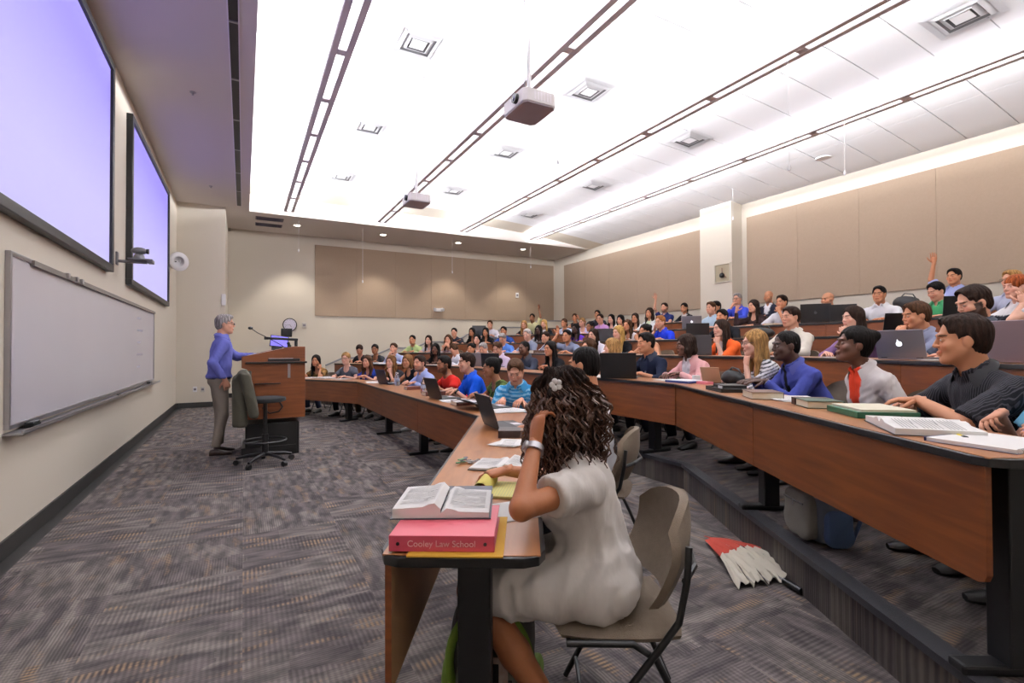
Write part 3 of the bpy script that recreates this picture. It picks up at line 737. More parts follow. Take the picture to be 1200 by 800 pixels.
def normals(V, Q):
    n = np.zeros_like(V); a = np.cross(V[Q[:, 2]]-V[Q[:, 0]], V[Q[:, 3]]-V[Q[:, 1]])
    for i in range(4): np.add.at(n, Q[:, i], a)
    return n/np.maximum(np.linalg.norm(n, axis=1, keepdims=True), 1e-9)

SKIN = {'l': '#cf9a80', 'p': '#d9a994', 't': '#b9805f', 'b': '#8a5a40', 'd': '#573628', 'k': '#3f2820'}
HAIRC = {'black': '#0f0c0b', 'dark': '#221610', 'brown': '#3d2718', 'light': '#6b4a2c', 'blonde': '#b08c50', 'fair': '#8f6c42', 'red': '#7a3c1c', 'grey': '#8b8684', 'white': '#bdb8b4', 'ginger': '#8c5a30'}

def hand_mesh(wr, d, nrm, side, curl, sc, ns=6, splay=.12):
    """palm and five bent fingers; wr wrist point, d pointing along the hand, nrm back of the hand"""
    d = np.asarray(d, float); d = d/np.linalg.norm(d); nrm = np.asarray(nrm, float); nrm = nrm-(nrm@d)*d; nrm /= np.linalg.norm(nrm); ac = np.cross(d, nrm)*side
    # ac points to the thumb side
    V = []; F = []
    def ring(c, w, h, u, v, n=8):
        return [c+math.cos(2*math.pi*q/n)*w*u+math.sin(2*math.pi*q/n)*h*v for q in range(n)]
    def loft(rs):
        n = len(rs[0]); o = len(V)
        for r in rs: V.extend(r)
        for i in range(len(rs)-1):
            for q in range(n): F.append((o+i*n+q, o+i*n+(q+1) % n, o+(i+1)*n+(q+1) % n, o+(i+1)*n+q))
        a = len(V); V.append(np.mean(rs[0], axis=0)); b = len(V); V.append(np.mean(rs[-1], axis=0)); e = o+(len(rs)-1)*n
        for q in range(n):
            F.append((a, o+(q+1) % n, o+q)); F.append((b, e+q, e+(q+1) % n))
    P = lambda x, y, z=0: wr+(d*y+ac*x+nrm*z)*sc
    loft([ring(P(0, -.03), .024*sc, .022*sc, ac, nrm), ring(P(0, .005), .027*sc, .020*sc, ac, nrm), ring(P(.002, .04), .038*sc, .017*sc, ac, nrm), ring(P(.0, .075), .041*sc, .014*sc, ac, nrm), ring(P(-.001, .09, -.002), .037*sc, .010*sc, ac, nrm)])
    for fi, (x, l, r) in enumerate(((.029, .072, .0088), (.0095, .082, .009), (-.010, .077, .0086), (-.028, .060, .0076))):
        c = P(x, .080); ang = 0; dd = d*math.cos(splay*(x*22))+ac*math.sin(splay*(x*22)); rs = [ring(c, r*sc, r*sc, ac, nrm, ns)]
        cu = curl*(1+.12*fi)
        for sgi, fr in enumerate((.42, .32, .26)):
            ang += cu*(.75 if sgi == 0 else 1)
            dirv = dd*math.cos(ang)-nrm*math.sin(ang); up = nrm*math.cos(ang)+dd*math.sin(ang)
            c = c+dirv*l*fr*sc; rr = r*(.95, .88, .6)[sgi]*sc
            rs.append(ring(c, rr, rr, ac, up, ns))
        loft(rs)
    c = P(.024, .022, -.004); td = d*.62+ac*.72-nrm*.28; td /= np.linalg.norm(td); rs = [ring(c, .013*sc, .013*sc, nrm, np.cross(td, nrm), ns)]
    for sgi, l in enumerate((.038, .032, .026)):
        c = c+td*l*sc; rr = (.0115, .010, .006)[sgi]*sc; rs.append(ring(c, rr, rr, nrm, np.cross(td, nrm), ns))
        td = td+(d*.35-ac*.12-nrm*(.15+.3*curl)); td /= np.linalg.norm(td)
    loft(rs)
    return np.array(V), F
def ik(S, T, l1, l2, pole):
    v = T-S; L = np.linalg.norm(v); L = min(L, (l1+l2)*.995); v = v/np.linalg.norm(v)
    T = S+v*L; a = (l1*l1-l2*l2+L*L)/(2*L); h = math.sqrt(max(l1*l1-a*a, 0)); p = pole-(pole@v)*v; p /= np.linalg.norm(p)
    return S+v*a+p*h, T
SHOE = None
def shoe_mesh():
    prof = [(-.075, .026, .0, .055), (-.06, .034, .0, .075), (-.02, .036, 0, .08), (.03, .038, 0, .07), (.08, .045, 0, .052), (.13, .042, 0, .040), (.165, .026, .002, .028)]
    m_ = MB(); n = 10; P = []
    for y, w, z0, z1 in prof:
        P.append([(w*math.cos(2*math.pi*q/n), y, z0+(z1-z0)*(.5+.5*max(-1, min(1, 1.25*math.sin(2*math.pi*q/n))))) for q in range(n)]+[(w, y, z0+(z1-z0)*.5)])
    m_.grid([p for p in P]); m_.f.append(tuple(range(n))); e = (len(prof)-1)*(n+1); m_.f.append(tuple(e+q for q in range(n-1, -1, -1)))
    return m_
def pose_person(s):
    """joint positions in the figure's own frame (+Y forward, seat at origin, z up from the floor)"""
    J = {}; f = s['sex'] == 'f'; sc = s.get('size', 1.0)*(.95 if f else 1.0)
    lean, tw, yaw, pitch, roll = s['lean'], s.get('twist', 0), s.get('yaw', 0), s.get('pitch', 0), s.get('roll', 0)
    stand = s.get('stand')
    P0 = np.array([0, 0, .95*s.get('size', 1) if stand else .53]); u = np.array([0, math.sin(lean), math.cos(lean)]); fw = np.array([0, math.cos(lean), -math.sin(lean)])
    L = s['tors']      # pelvis to neck base
    T = rotz(tw); fw2 = T @ fw; rt = T @ np.array([1., 0, 0])
    N = P0+u*L
    J.update(P0=P0, u=u, fw=fw2, rt=rt, N=N, T=T)
    hs = s.get('hs', 1.0)*(.96 if f else 1.0)
    Rh = rotz(yaw) @ rotx(pitch) @ roty(roll)
    Hc = N+np.array([0, .012, 0])+u*.05+np.array([0, 0, .095*hs])+Rh @ np.array([0, .02, .02])
    J.update(Hc=Hc, Rh=Rh, hs=hs, sc=sc)
    sw = (.155 if f else .178)*sc*s.get('wide', 1); J['sw'] = sw
    l1, l2 = .275*sc, .25*sc
    for i, sd in enumerate((1, -1)):
        S = P0+u*(L-.09)+rt*sd*sw; ps = s['arm'][i]; d = None; n = None; curl = .35
        hz = s.get('desk', .74)+.035; T0 = None; pole = np.array([sd*.5, -.35, -.8])
        rx = rt*sd
        if isinstance(ps, dict): T0 = np.array(ps['t'], float); d = np.array(ps.get('d', (0, 1, 0)), float); n = np.array(ps.get('n', (0, 0, 1)), float); curl = ps.get('c', .35); pole = np.array(ps.get('p', pole), float)
        elif ps == 'desk': T0 = np.array([sd*.13, .43, hz]); d = (-sd*.75, .6, -.05); n = (0, 0, 1); pole = np.array([sd*.8, -.2, -.5])
        elif ps == 'type': T0 = np.array([sd*.09, .42, hz+.015]); d = (-sd*.15, 1, -.15); n = (0, 0, 1); curl = .4
        elif ps == 'write': T0 = np.array([sd*.14, .40, hz+.01]); d = (-sd*.5, .8, -.2); n = (sd*.5, 0, .8); curl = .75
        elif ps == 'fold': T0 = np.array([sd*.06, .40, hz+(.0 if sd > 0 else .02)]); d = (-sd*1, .15, 0); n = (0, 0, 1); pole = np.array([sd*.9, -.1, -.5])
        elif ps == 'chin':
            c = Hc+Rh @ np.array([sd*.02, .085, -.15]); T0 = c+np.array([sd*.02, .0, -.05]); d = (-sd*.15, -.1, 1); n = (sd*.3, .9, 0); curl = .9; pole = np.array([sd*.3, .5, -1.])
        elif ps == 'mouth':
            c = Hc+Rh @ np.array([sd*.015, .12, -.10]); T0 = c+np.array([sd*.04, .03, -.07]); d = (-sd*.5, -.2, 1); n = (sd*.3, .9, 0); curl = .8; pole = np.array([sd*.5, .3, -1.])
        elif ps == 'cheek':
            c = Hc+Rh @ np.array([sd*.085, .03, -.05]); T0 = c+np.array([sd*.02, .01, -.12]); d = (-sd*.1, -.05, 1); n = (sd*1, .3, 0); curl = .5; pole = np.array([sd*.4, .5, -1.])
        elif ps == 'head':
            c = Hc+Rh @ np.array([sd*.1, .0, .04]); T0 = c+np.array([sd*.03, .03, -.09]); d = (-sd*.3, -.1, 1); n = (sd*1, .3, 0); curl = .3; pole = np.array([sd*1, .3, -.2])
        elif ps == 'raise': T0 = S+np.array([sd*.06, .08, .49*sc]); d = (0, .05, 1); n = (sd*.4, -.9, 0); curl = .10; pole = np.array([sd*1, .4, 0])
        elif ps == 'lap': T0 = np.array([sd*.07, .24, .64]); d = (-sd*.5, .8, -.1); n = (0, 0, 1)
        elif ps == 'side': T0 = S+np.array([sd*.07, .05, -.50*sc]); d = (0, .1, -1); n = (sd*1, 0, 0); pole = np.array([0, -1., 0])
        E, Wp = ik(S, T0, l1, l2, np.asarray(pole, float))
        J['S%d' % i], J['E%d' % i], J['W%d' % i] = S, E, Wp; J['hd%d' % i] = (np.array(d, float), np.array(n, float), curl)
    for i, sd in enumerate((1, -1)):
        if stand:
            lg = s['legs'][i]; J['H%d' % i] = P0+np.array([sd*.085, 0, -.03]); J['K%d' % i] = np.array(lg[0], float); J['A%d' % i] = np.array(lg[1], float)
        else:
            lg = s.get('legs', ((.12, .43, .36), (-.12, .43, .30)))[i]
            J['H%d' % i] = np.array([sd*.085, .03, .50]); J['K%d' % i] = np.array([lg[0]*1.0, lg[1], .50]); J['A%d' % i] = np.array([lg[0], lg[2], .09])
    return J
def torso_prims(F, s, J, g, k=.045):
    P0, u, fw, rt, N, T = (J[q] for q in ('P0', 'u', 'fw', 'rt', 'N', 'T')); f = s['sex'] == 'f'; wd = s.get('wide', 1.0)*(.9 if f else 1.0); fat = s.get('fat', 1.0); L = s['tors']/.47
    R1 = np.stack([J['rt'], fw, u], 1)
    F.ell(P0+u*.0, (.165*wd*(1.07 if f else 1)+g, .125*fat+g, .115+g), k)
    F.ell(P0+u*.15*L, ((.135 if f else .15)*wd*fat**.5+g, .105*fat+g, .15*L+g), k, R1)
    F.ell(P0+u*.31*L+fw*.005, (.155*wd+g, .108+g+(.01 if fat > 1.1 else 0), .16*L+g), k, R1)
    if f:
        for sd in (1, -1): F.ell(P0+u*.29*L+fw*.085+rt*sd*.068, (.058+g*.6, .052+g*.6, .058+g*.6), .035)
    F.cap(P0+u*(.375*L)+rt*J['sw']*.9, P0+u*(.375*L)-rt*J['sw']*.9, .052+g*.7, .052+g*.7, k)
    for sd in (1, -1): F.cap(N-u*.015+rt*sd*.03, P0+u*(.39*L)+rt*sd*J['sw']*.85, .040+g*.6, .036+g*.6, .03)
def build_person(s):
    J = pose_person(s); f = s['sex'] == 'f'; hs, Hc, Rh, sc = J['hs'], J['Hc'], J['Rh'], J['sc']; res = s.get('res', 2)
    hb, hh = {0: (.0078, .0038), 1: (.0115, .0052), 2: (.0195, .0080), 3: (.025, .0102), 4: (.029, .0116)}[res]
    hw = lambda p: Hc+Rh @ (np.asarray(p, float)*hs)
    bare = s.get('bare_legs', False)
    # ---- body: one continuous skin
    ptsl = [Hc+.15, Hc-.15, J['P0']+.2, J['P0']-.2]+[J['%s%d' % (a, i)] for a in 'SEW' for i in (0, 1)]
    if bare: ptsl += [J['%s%d' % (a, i)] for a in 'KA' for i in (0, 1)]+[J['A%d' % i]+np.array([0, .2, -.09]) for i in (0, 1)]
    lo, hi = np.min(ptsl, 0)-.08, np.max(ptsl, 0)+.08
    F = Field(lo, hi, hb, (Hc-np.array([.10, .12, .14])*hs, Hc+np.array([.10, .135, .13])*hs), hh)
    g = 0
    torso_prims(F, s, J, -.006)
    nr = (.048 if f else .058)*s.get('neck', 1)
    F.cap(J['N']-J['u']*.03, hw((0, -.022, -.05)), nr*1.12, nr, .03)
    for i in (0, 1):
        af = .88 if f else 1.0; af *= s.get('armfat', 1.0)
        F.cap(J['S%d' % i], J['E%d' % i], .047*af, .038*af, .03); F.cap(J['E%d' % i], J['W%d' % i], .039*af, .025*af, .012)
    if bare:
        for i in (0, 1):
            F.cap(J['H%d' % i], J['K%d' % i], .08, .055, .02); F.cap(J['K%d' % i], (J['K%d' % i]+J['A%d' % i])/2, .052, .05, .02); F.cap((J['K%d' % i]+J['A%d' % i])/2, J['A%d' % i], .049, .034, .02)
            a = J['A%d' % i]; F.cap(a-np.array([0, .02, .045]), a+np.array([0, .13, -.065]), .03, .022, .02)
    # head
    F.ell(hw((0, -.015, .032)), np.array((.075, .094, .084))*hs, .01, Rh)
    jw = .060 if f else .065
    F.ell(hw((0, .022, -.042)), np.array((jw, .066, .078))*hs, .03*hs, Rh)
    F.cap(hw((-.014, .066, -.098)), hw((.014, .066, -.098)), .019*hs, .019*hs, .022)
    for sd in (1, -1):
        F.ell(hw((sd*.040, .058, -.028)), np.array((.024, .022, .022))*hs, .02, Rh)
        F.cap(hw((sd*.058, .0, -.045)), hw((sd*.03, .05, -.088)), .016*hs, .016*hs, .03)
    F.cap(hw((-.034, .081, .026)), hw((.034, .081, .026)), .010*hs, .010*hs, .016)
    for sd in (1, -1): F.ell(hw((sd*.031, .098, .004)), np.array((.019, .016, .011))*hs, .012*hs, Rh, sub=True)
    for sd in (1, -1): F.ell(hw((sd*.031, .0735, .002)), np.array((.0145, .0140, .0115))*hs, .004, Rh)
    F.cap(hw((0, .086, .012)), hw((0, .102, -.024)), .0072*hs, .0098*hs, .010)
    for sd in (1, -1): F.cap(hw((sd*.010, .098, -.027)), hw((sd*.012, .094, -.028)), .0075*hs, .0075*hs, .006)
    sm = s.get('smile', 0)
    F.cap(hw((-.02, .086, -.058)), hw((.02, .086, -.058)), .0075*hs, .0075*hs, .008); F.cap(hw((-.015, .086, -.068)), hw((.015, .086, -.068)), .0075*hs, .0075*hs, .006)
    for sd in (1, -1):
        F.ell(hw((sd*.077, -.008, -.008)), np.array((.010, .020, .031))*hs, .006, Rh)
    V, Q = F.mesh()
    # colour
    base = np.array(lin(SKIN.get(s['skin'], s['skin']))); C = np.tile(base, (len(V), 1)); C *= (1+.06*hsh(V, 25))[:, None]
    Lh = ((V-Hc) @ Rh)/hs; x, y, z = np.abs(Lh[:, 0]), Lh[:, 1], Lh[:, 2]; front = y > .05
    def paint(m, c, a=1.0): C[m] = C[m]*(1-a)+np.array(c)*a
    red = base*np.array([1.05, .72, .68])
    cheek = front & (np.hypot(x-.04, z+.03) < .022); paint(cheek, base*np.array([1.08, .86, .84]), .6)
    lipc = s.get('lip', None); lc = np.array(lin(lipc)) if lipc else base*np.array([.82, .52, .52])
    wd = .7*hh
    paint((y > .074) & (x < .024+sm*.006) & (np.abs(z+.063-sm*x*x*14) < max(.009, .9*wd)), lc, .9)
    paint((y > .07) & (np.hypot((x-.031)/1.5, (z-.002)*1.25) < max(.0072, wd*.8)), (.42, .38, .36), .85 if hh < .006 else .15)
    paint((y > .07) & (np.hypot((x-.031)/(1 if hh < .006 else 1.8), z-.002) < max(.0052, wd*.62)), (.025, .018, .015), .95 if hh < .006 else .75)
    if hh < .006: paint((y > .07) & (np.abs(x-.031) < .016) & (np.abs(z-.010+22*(x-.031)**2) < .0016), base*.3, .6)
    hc = np.array(lin(HAIRC.get(s['hairc'], s['hairc'])))
    bc = hc if s.get('hair') != 'bald' else np.array(lin('#2a201c'))
    paint((y > .06) & (x > .012) & (x < .047) & (np.abs(z-.024-.10*(x-.03)*(x < .03)) < max(.0045, wd*.55)), bc, .8)
    if hh < .007: paint((y > .08) & (np.abs(z+.0635-sm*x*x*14) < .0022) & (x < .022), base*.25, .9)
    if s.get('beard'):
        bd = (z < -.045) & (y > -.02) & (z > -.14) & ~((np.abs(z+.063) < .011) & (x < .024) & (y > .07)) | ((x > .055) & (z < .0) & (z > -.06) & (y > .0) & (y < .04))
        paint(bd, bc, s['beard'])
    vv, ff = [V], [Q]; nv = len(V); T3 = []; cc = [C]
    for i, sd in enumerate((1, -1)):
        d, n, cu = J['hd%d' % i]
        hv, hf = hand_mesh(J['W%d' % i], d, n, sd, cu, (.92 if f else 1.0)*(1.05), 6 if res > 0 else 8)
        vv.append(hv); hq = np.array([q for q in hf if len(q) == 4])+nv; ht = np.array([q for q in hf if len(q) == 3])+nv
        ff.append(hq); T3.append(ht); cc.append(np.tile(base*np.array([1, .93, .9]), (len(hv), 1))); nv += len(hv)
    me = np_mesh('person', np.concatenate(vv), np.concatenate(ff), M_skin, np.concatenate(cc), np.concatenate(T3))
    root = add_obj('person', me)
    # ---- top
    top = s['top']; hbs = hb*.95 if res < 2 else hb
    F = Field(lo, np.array([hi[0], hi[1], min(hi[2], max(J['N'][2]+.16, J['W0'][2]+.1, J['W1'][2]+.1))]), hbs)
    gg = s.get('loose', .014)
    torso_prims(F, s, J, gg)
    sl = s.get('sleeve', .45)        # 0 none, .5 short, 1 elbow, 2 wrist
    slc = .006+gg*.5
    for i in (0, 1):
        af = (.88 if f else 1.0)*s.get('armfat', 1.0)
        S_, E_, W_ = J['S%d' % i], J['E%d' % i], J['W%d' % i]
        if sl > 0: F.cap(S_, S_+(E_-S_)*min(sl, 1), .047*af+slc+(.004 if sl < 1 else 0), (.047-.009*min(sl, 1))*af+slc+(.012 if sl < 1 else 0), .03, flat=sl < 1)
        if sl > 1: F.cap(E_, E_+(W_-E_)*min(sl-1, .96), .042*af+slc*.8, (.028)*af+slc*.8, .02, flat=True)
        if sl == 0: F.ell(S_+J['rt']*(1, -1)[i]*.045, (.05, .07, .08), .01, sub=True)
    # neck opening
    st = s.get('style', 'tee'); N, u, fw = J['N'], J['u'], J['fw']
    if st in ('collar', 'suit', 'polo'):
        F.cap(N+u*.0, N+u*.045+fw*.004, nr+.024, nr+.015, .008, flat=True)
        F.cap(N+fw*(nr+.02)+u*.05, N+fw*(.15)-u*(.02 if s.get('tie') else .09) if st != 'suit' else N+fw*.16-u*.14, .030, .022, .004, sub=True)
        F.cap(N-u*.02, N+u*.12, nr+.004, nr+.006, .0, sub=True)
    elif st == 'vee': F.cap(N+fw*.06+u*.03, N+fw*.14-u*.13, .055, .02, .01, sub=True); F.cap(N, N+u*.1, nr+.012, nr+.05, .01, sub=True)
    elif st == 'scoop': F.ell(N+fw*.09-u*.01, (.085, .09, .075), .01, sub=True); F.cap(N, N+u*.1, nr+.015, nr+.06, .01, sub=True)
    else: F.cap(N+u*.005, N+u*.1, nr+.006, nr+.05, .006, sub=True)
    cutz = .47 if not s.get('stand') else J['P0'][2]+.015
    if s.get('dress'): s['dress'](F, J)
    else: F.cut((0, 0, -1), (0, 0, cutz-(.0)))
    V, Q = F.mesh(); nm = normals(V, Q); wr = (.0035 if s.get('dress') else .004)
    Vs = V*np.array([1, 1, .55])+hsh(V, 9)[:, None]*.03; rdg = 1-np.abs(hsh(Vs, 26))*2; rdg2 = 1-np.abs(hsh(Vs+7, 50))*2
    V = V+nm*(wr*rdg+(wr*.35 if res < 3 else 0)*rdg2)[:, None]
    if s.get('dress'):
        lw = np.clip((.95-V[:, 2])/.3, 0, 1); V = V+nm*(lw*.006*np.sin(V[:, 0]*70+V[:, 1]*38+hsh(V, 8)*3)+.004*(1-2*np.abs(hsh(V*np.array([1, 1, .35]), 17))))[:, None]
    tc_ = np.array(lin(top)); C = np.tile(tc_, (len(V), 1)); loc = V-N; lx, ly, lz = loc @ J['rt'], loc @ fw, loc @ u
    if st == 'suit':
        vw = np.clip((lz+.34)/.36, 0, 1)*.085
        C[(ly > .03) & (np.abs(lx) < vw)] = lin(s.get('inner', '#e8e6ea'))
    if s.get('tie'):
        C[(ly > .02) & (np.abs(lx) < .022+.006*(lz < -.1)) & (lz < .05)] = lin(s['tie'])
    if s.get('pat') == 'stripe_h': C[(np.sin(lz*2*math.pi/s.get('per', .03)) > .25)] = lin(s['pc'])
    if s.get('pat') == 'stripe_v': C[(np.sin(lx*2*math.pi/s.get('per', .02)) > .5)] = lin(s['pc'])
    if s.get('pat') == 'print': C[hsh(V, 60) > .12] = lin(s['pc']); C[hsh(V+5, 85) > .42] = lin(s.get('pc2', s['pc']))
    if s.get('pat') == 'yoke': C[(lz > -.10)] = lin(s['pc'])
    if s.get('pat') == 'emblem': C[(ly > .04) & (np.hypot((lx+.06)/1.8, lz+.15+.4*(lx+.06)) < .014)] = lin(s['pc'])
    if s.get('buttons'): C[(ly > .03) & (np.abs(lx) < .006) & (np.sin(lz*2*math.pi/.08) > .86)] = lin('#c8c6c4')
    mt = s.get('topmat', M_cloth)
    nm_ = s.get('topname', {'suit': 'jacket', 'tee': 't_shirt', 'scoop': 'top', 'vee': 'top', 'polo': 'polo_shirt'}.get(st, 'shirt'))
    add_obj(nm_, np_mesh(nm_, V, Q, mt, C), root)
    if st in ('collar', 'polo', 'suit') and res <= 3:
        m_ = MB(); rt = J['rt']
        for sd in (1, -1):
            P = []; np_ = 9
            for q in range(np_):
                v = q/(np_-1); ph = -math.pi/2+v*math.radians(138); dv = rt*sd*math.cos(ph)+fw*math.sin(ph)
                o_ = N+fw*.004
                hi_ = o_+dv*(nr+.016)+u*(.050-.022*v); lo_ = o_+dv*(nr+.040+.012*v)+u*(.022-.062*v**2)+(rt*sd*.012*v)
                P.append([hi_, (hi_+lo_)/2+dv*.004, lo_, lo_-dv*.006-u*.001, hi_-dv*.006])
            m_.grid(P if sd < 0 else [r[::-1] for r in P])
        cc_ = s.get('collar', top); m_.build('collar', mat('collar_'+cc_[1:], cc_, .85), root, smooth=True)
    # ---- trousers
    if not s.get('dress'):
        hp = s.get('hleg', .022 if res > 1 else .014)
        ptl = [J['%s%d' % (a, i)] for a in 'HKA' for i in (0, 1)]; lo2, hi2 = np.min(ptl, 0)-.15, np.max(ptl, 0)+.14
        F = Field(lo2, hi2, hp); F.ell(J['P0']-np.array([0, 0, .01]), (.165, .128, .11), .04)
        end = .93 if not s.get('shorts') else None
        for i in (0, 1):
            K_, A_, H_ = J['K%d' % i], J['A%d' % i], J['H%d' % i]
            F.cap(H_, K_, .093, .066, .035)
            if s.get('shorts'): continue
            e = K_+(A_-K_)*(.55 if s.get('capri') else .97); F.cap(K_, e, .066, .052, .02, flat=True)
        V, Q = F.mesh(); nm2 = normals(V, Q); V = V+nm2*(.004*hsh(V, 24))[:, None]
        add_obj('trousers', np_mesh('trousers', V, Q, M_cloth, np.tile(np.array(lin(s.get('pants', '#1e2026'))), (len(V), 1))), root)
    if not s.get('noshoe'):
        global SHOE
        if SHOE is None: SHOE = {}
        scol = s.get('shoe', '#15120f')
        if scol not in SHOE: SHOE[scol] = shoe_mesh().mesh('shoe', mat('shoe_'+scol[1:], scol, .5), smooth=True)
        for i in (0, 1):
            o = add_obj('shoe', SHOE[scol], root); a = J['A%d' % i]; o.location = (a[0], a[1]+.01, .001); o.rotation_euler[2] = s.get('toe', (-.15, .15))[i]
    # ---- hair
    hst = s['hair']
    if hst != 'bald':
        t = {'buzz': .004, 'balding': .006, 'short': .010}.get(hst, .013)
        big = {'long': (.14, .14, .42), 'wavy': (.15, .15, .36), 'bob': (.13, .13, .2), 'afro': (.16, .16, .18), 'pony': (.11, .2, .3), 'bun': (.11, .18, .17), 'curlybig': (.2, .2, .36)}.get(hst, (.115, .125, .15))
        bb = [hw((a*big[0], b*big[1], -big[2] if c < 0 else .16)) for a in (-1, 1) for b in (-1, 1) for c in (-1, 1)]
        F = Field(np.min(bb, 0)-.02, np.max(bb, 0)+.02, hh*1.15 if res < 2 else hh*1.1)
        F.ell(hw((0, -.017, .036)), np.array((.075+t, .094+t, .085+t))*hs, .0, Rh)
        if hst in ('short', 'buzz', 'balding', 'fringe'):
            F.ell(hw((0, -.042, -.012)), np.array((.068+t*.6, .064+t*.6, .075))*hs, .02, Rh)
        if hst == 'short': F.ell(hw((0, .035, .088)), np.array((.056, .055, .034))*hs, .02, Rh)
        if hst in ('long', 'wavy', 'bob', 'curlybig'):
            ln = {'long': .33, 'wavy': .27, 'bob': .12, 'curlybig': .27}[hst]; w = {'long': .026, 'wavy': .036, 'bob': .034, 'curlybig': .040}[hst]
            for sd in (1, -1):
                F.cap(hw((sd*.070, -.01, .03)), hw((sd*.082, .0, -ln*.5)), w, w*1.05, .02); F.cap(hw((sd*.082, .0, -ln*.5)), hw((sd*.085, .02 if hst != 'bob' else .0, -ln)), w*1.05, w*.7, .02)
            F.ell(hw((0, -.07, -ln*.42)), np.array((.088, .048+w*.3, ln*.62))*hs, .03, Rh)
        if hst == 'afro': F.ell(hw((0, -.025, .05)), np.array((.12, .125, .11))*hs, .02, Rh)
        if hst == 'bun': F.ell(hw((0, -.105, .075)), np.array((.046, .042, .042))*hs, .015, Rh); F.ell(hw((0, -.04, -.02)), np.array((.076, .068, .07))*hs, .02, Rh)
        if hst == 'pony':
            F.ell(hw((0, -.04, -.02)), np.array((.076, .068, .07))*hs, .02, Rh); F.cap(hw((0, -.1, .03)), hw((0, -.15, -.06)), .026, .032, .015); F.cap(hw((0, -.15, -.06)), hw((0, -.14, -.2)), .032, .012, .02)
        # face opening
        fz = {'fringe': -.03, 'bob': .0}.get(hst, .026 if not f else .010)+s.get('hl', 0)
        F.ell(hw((0, .108, -.045+fz)), np.array((.074, .080, .118))*hs, .006, Rh, sub=True)
        if hst in ('short', 'buzz', 'balding', 'fringe', 'bun', 'pony'):
            for sd in (1, -1): F.ell(hw((sd*.090, .010, -.026)), np.array((.034, .032, .044))*hs, .004, Rh, sub=True)
            for sd in ((1, -1) if hst != 'fringe' else ()): F.ell(hw((sd*.082, .062, -.01)), np.array((.034, .040, .070))*hs, .004, Rh, sub=True)
        if hst == 'balding': F.ell(hw((0, .045, .115)), np.array((.066, .085, .06))*hs, .01, Rh, sub=True)
        if hst == 'fringe': pass
        if hst in ('short', 'buzz', 'balding'): F.cut(Rh @ np.array([0, .25, -1.]), hw((0, 0, -.062)))
        V, Q = F.mesh()
        if len(V):
            nm3 = normals(V, Q); Lh = ((V-Hc) @ Rh)/hs; ph = np.arctan2(Lh[:, 1]+.02, Lh[:, 0])
            am = {'curlybig': .012, 'afro': .008, 'wavy': .006, 'long': .003, 'bob': .004}.get(hst, .0022)*(1 if res < 2 else .8)
            dsp = np.sin(ph*22+2.5*np.sin(Lh[:, 2]*26)+hsh(V, 20)*2)*am*.6+hsh(V, 45 if hst in ('curlybig', 'afro', 'wavy') else 30)*am
            V = V+nm3*dsp[:, None]
            C = np.tile(hc, (len(V), 1))*(1+.25*np.sin(ph*17+hsh(V, 14)*2))[:, None]
            if hst == 'short' and s.get('fade'): pass
            ho = add_obj('hair', np_mesh('hair', V, Q, M_hair, C), root)
    if s.get('glasses'):
        m_ = MB(); 
        for sd in (1, -1):
            c = hw((sd*.032, .101, .002)); rim = []
            for q in range(13):
                a = 2*math.pi*q/12; rim.append(c+Rh @ np.array([.023*math.cos(a), 0, .016*math.sin(a)])*hs)
            m_.tube(rim, .0022, 4, cap=False); m_.tube([hw((sd*.055, .10, .005)), hw((sd*.078, .05, .008)), hw((sd*.082, -.005, .004))], .002, 4)
        m_.tube([hw((-.010, .104, .004)), hw((.010, .104, .004))], .002, 4)
        m_.build('glasses', mat('glasses_dark', '#1a1412', .3), root, smooth=True)
    if s.get('watch') is not None:
        i = s['watch']; a = J['W%d' % i]+(J['E%d' % i]-J['W%d' % i])*.12; d = (J['E%d' % i]-J['W%d' % i]); d /= np.linalg.norm(d)
        m_ = MB().tube([a-d*.011, a+d*.011], [.031, .032], 14, flat=1.0); n = J['hd%d' % i][1]; n = n-(n@d)*d; n /= np.linalg.norm(n); m_.tube([a+n*.028, a+n*.036], [.018, .017], 12)
        m_.build('wristwatch', M_alu if s.get('watchc') != 'black' else M_black, root, smooth=True)
    return root, J
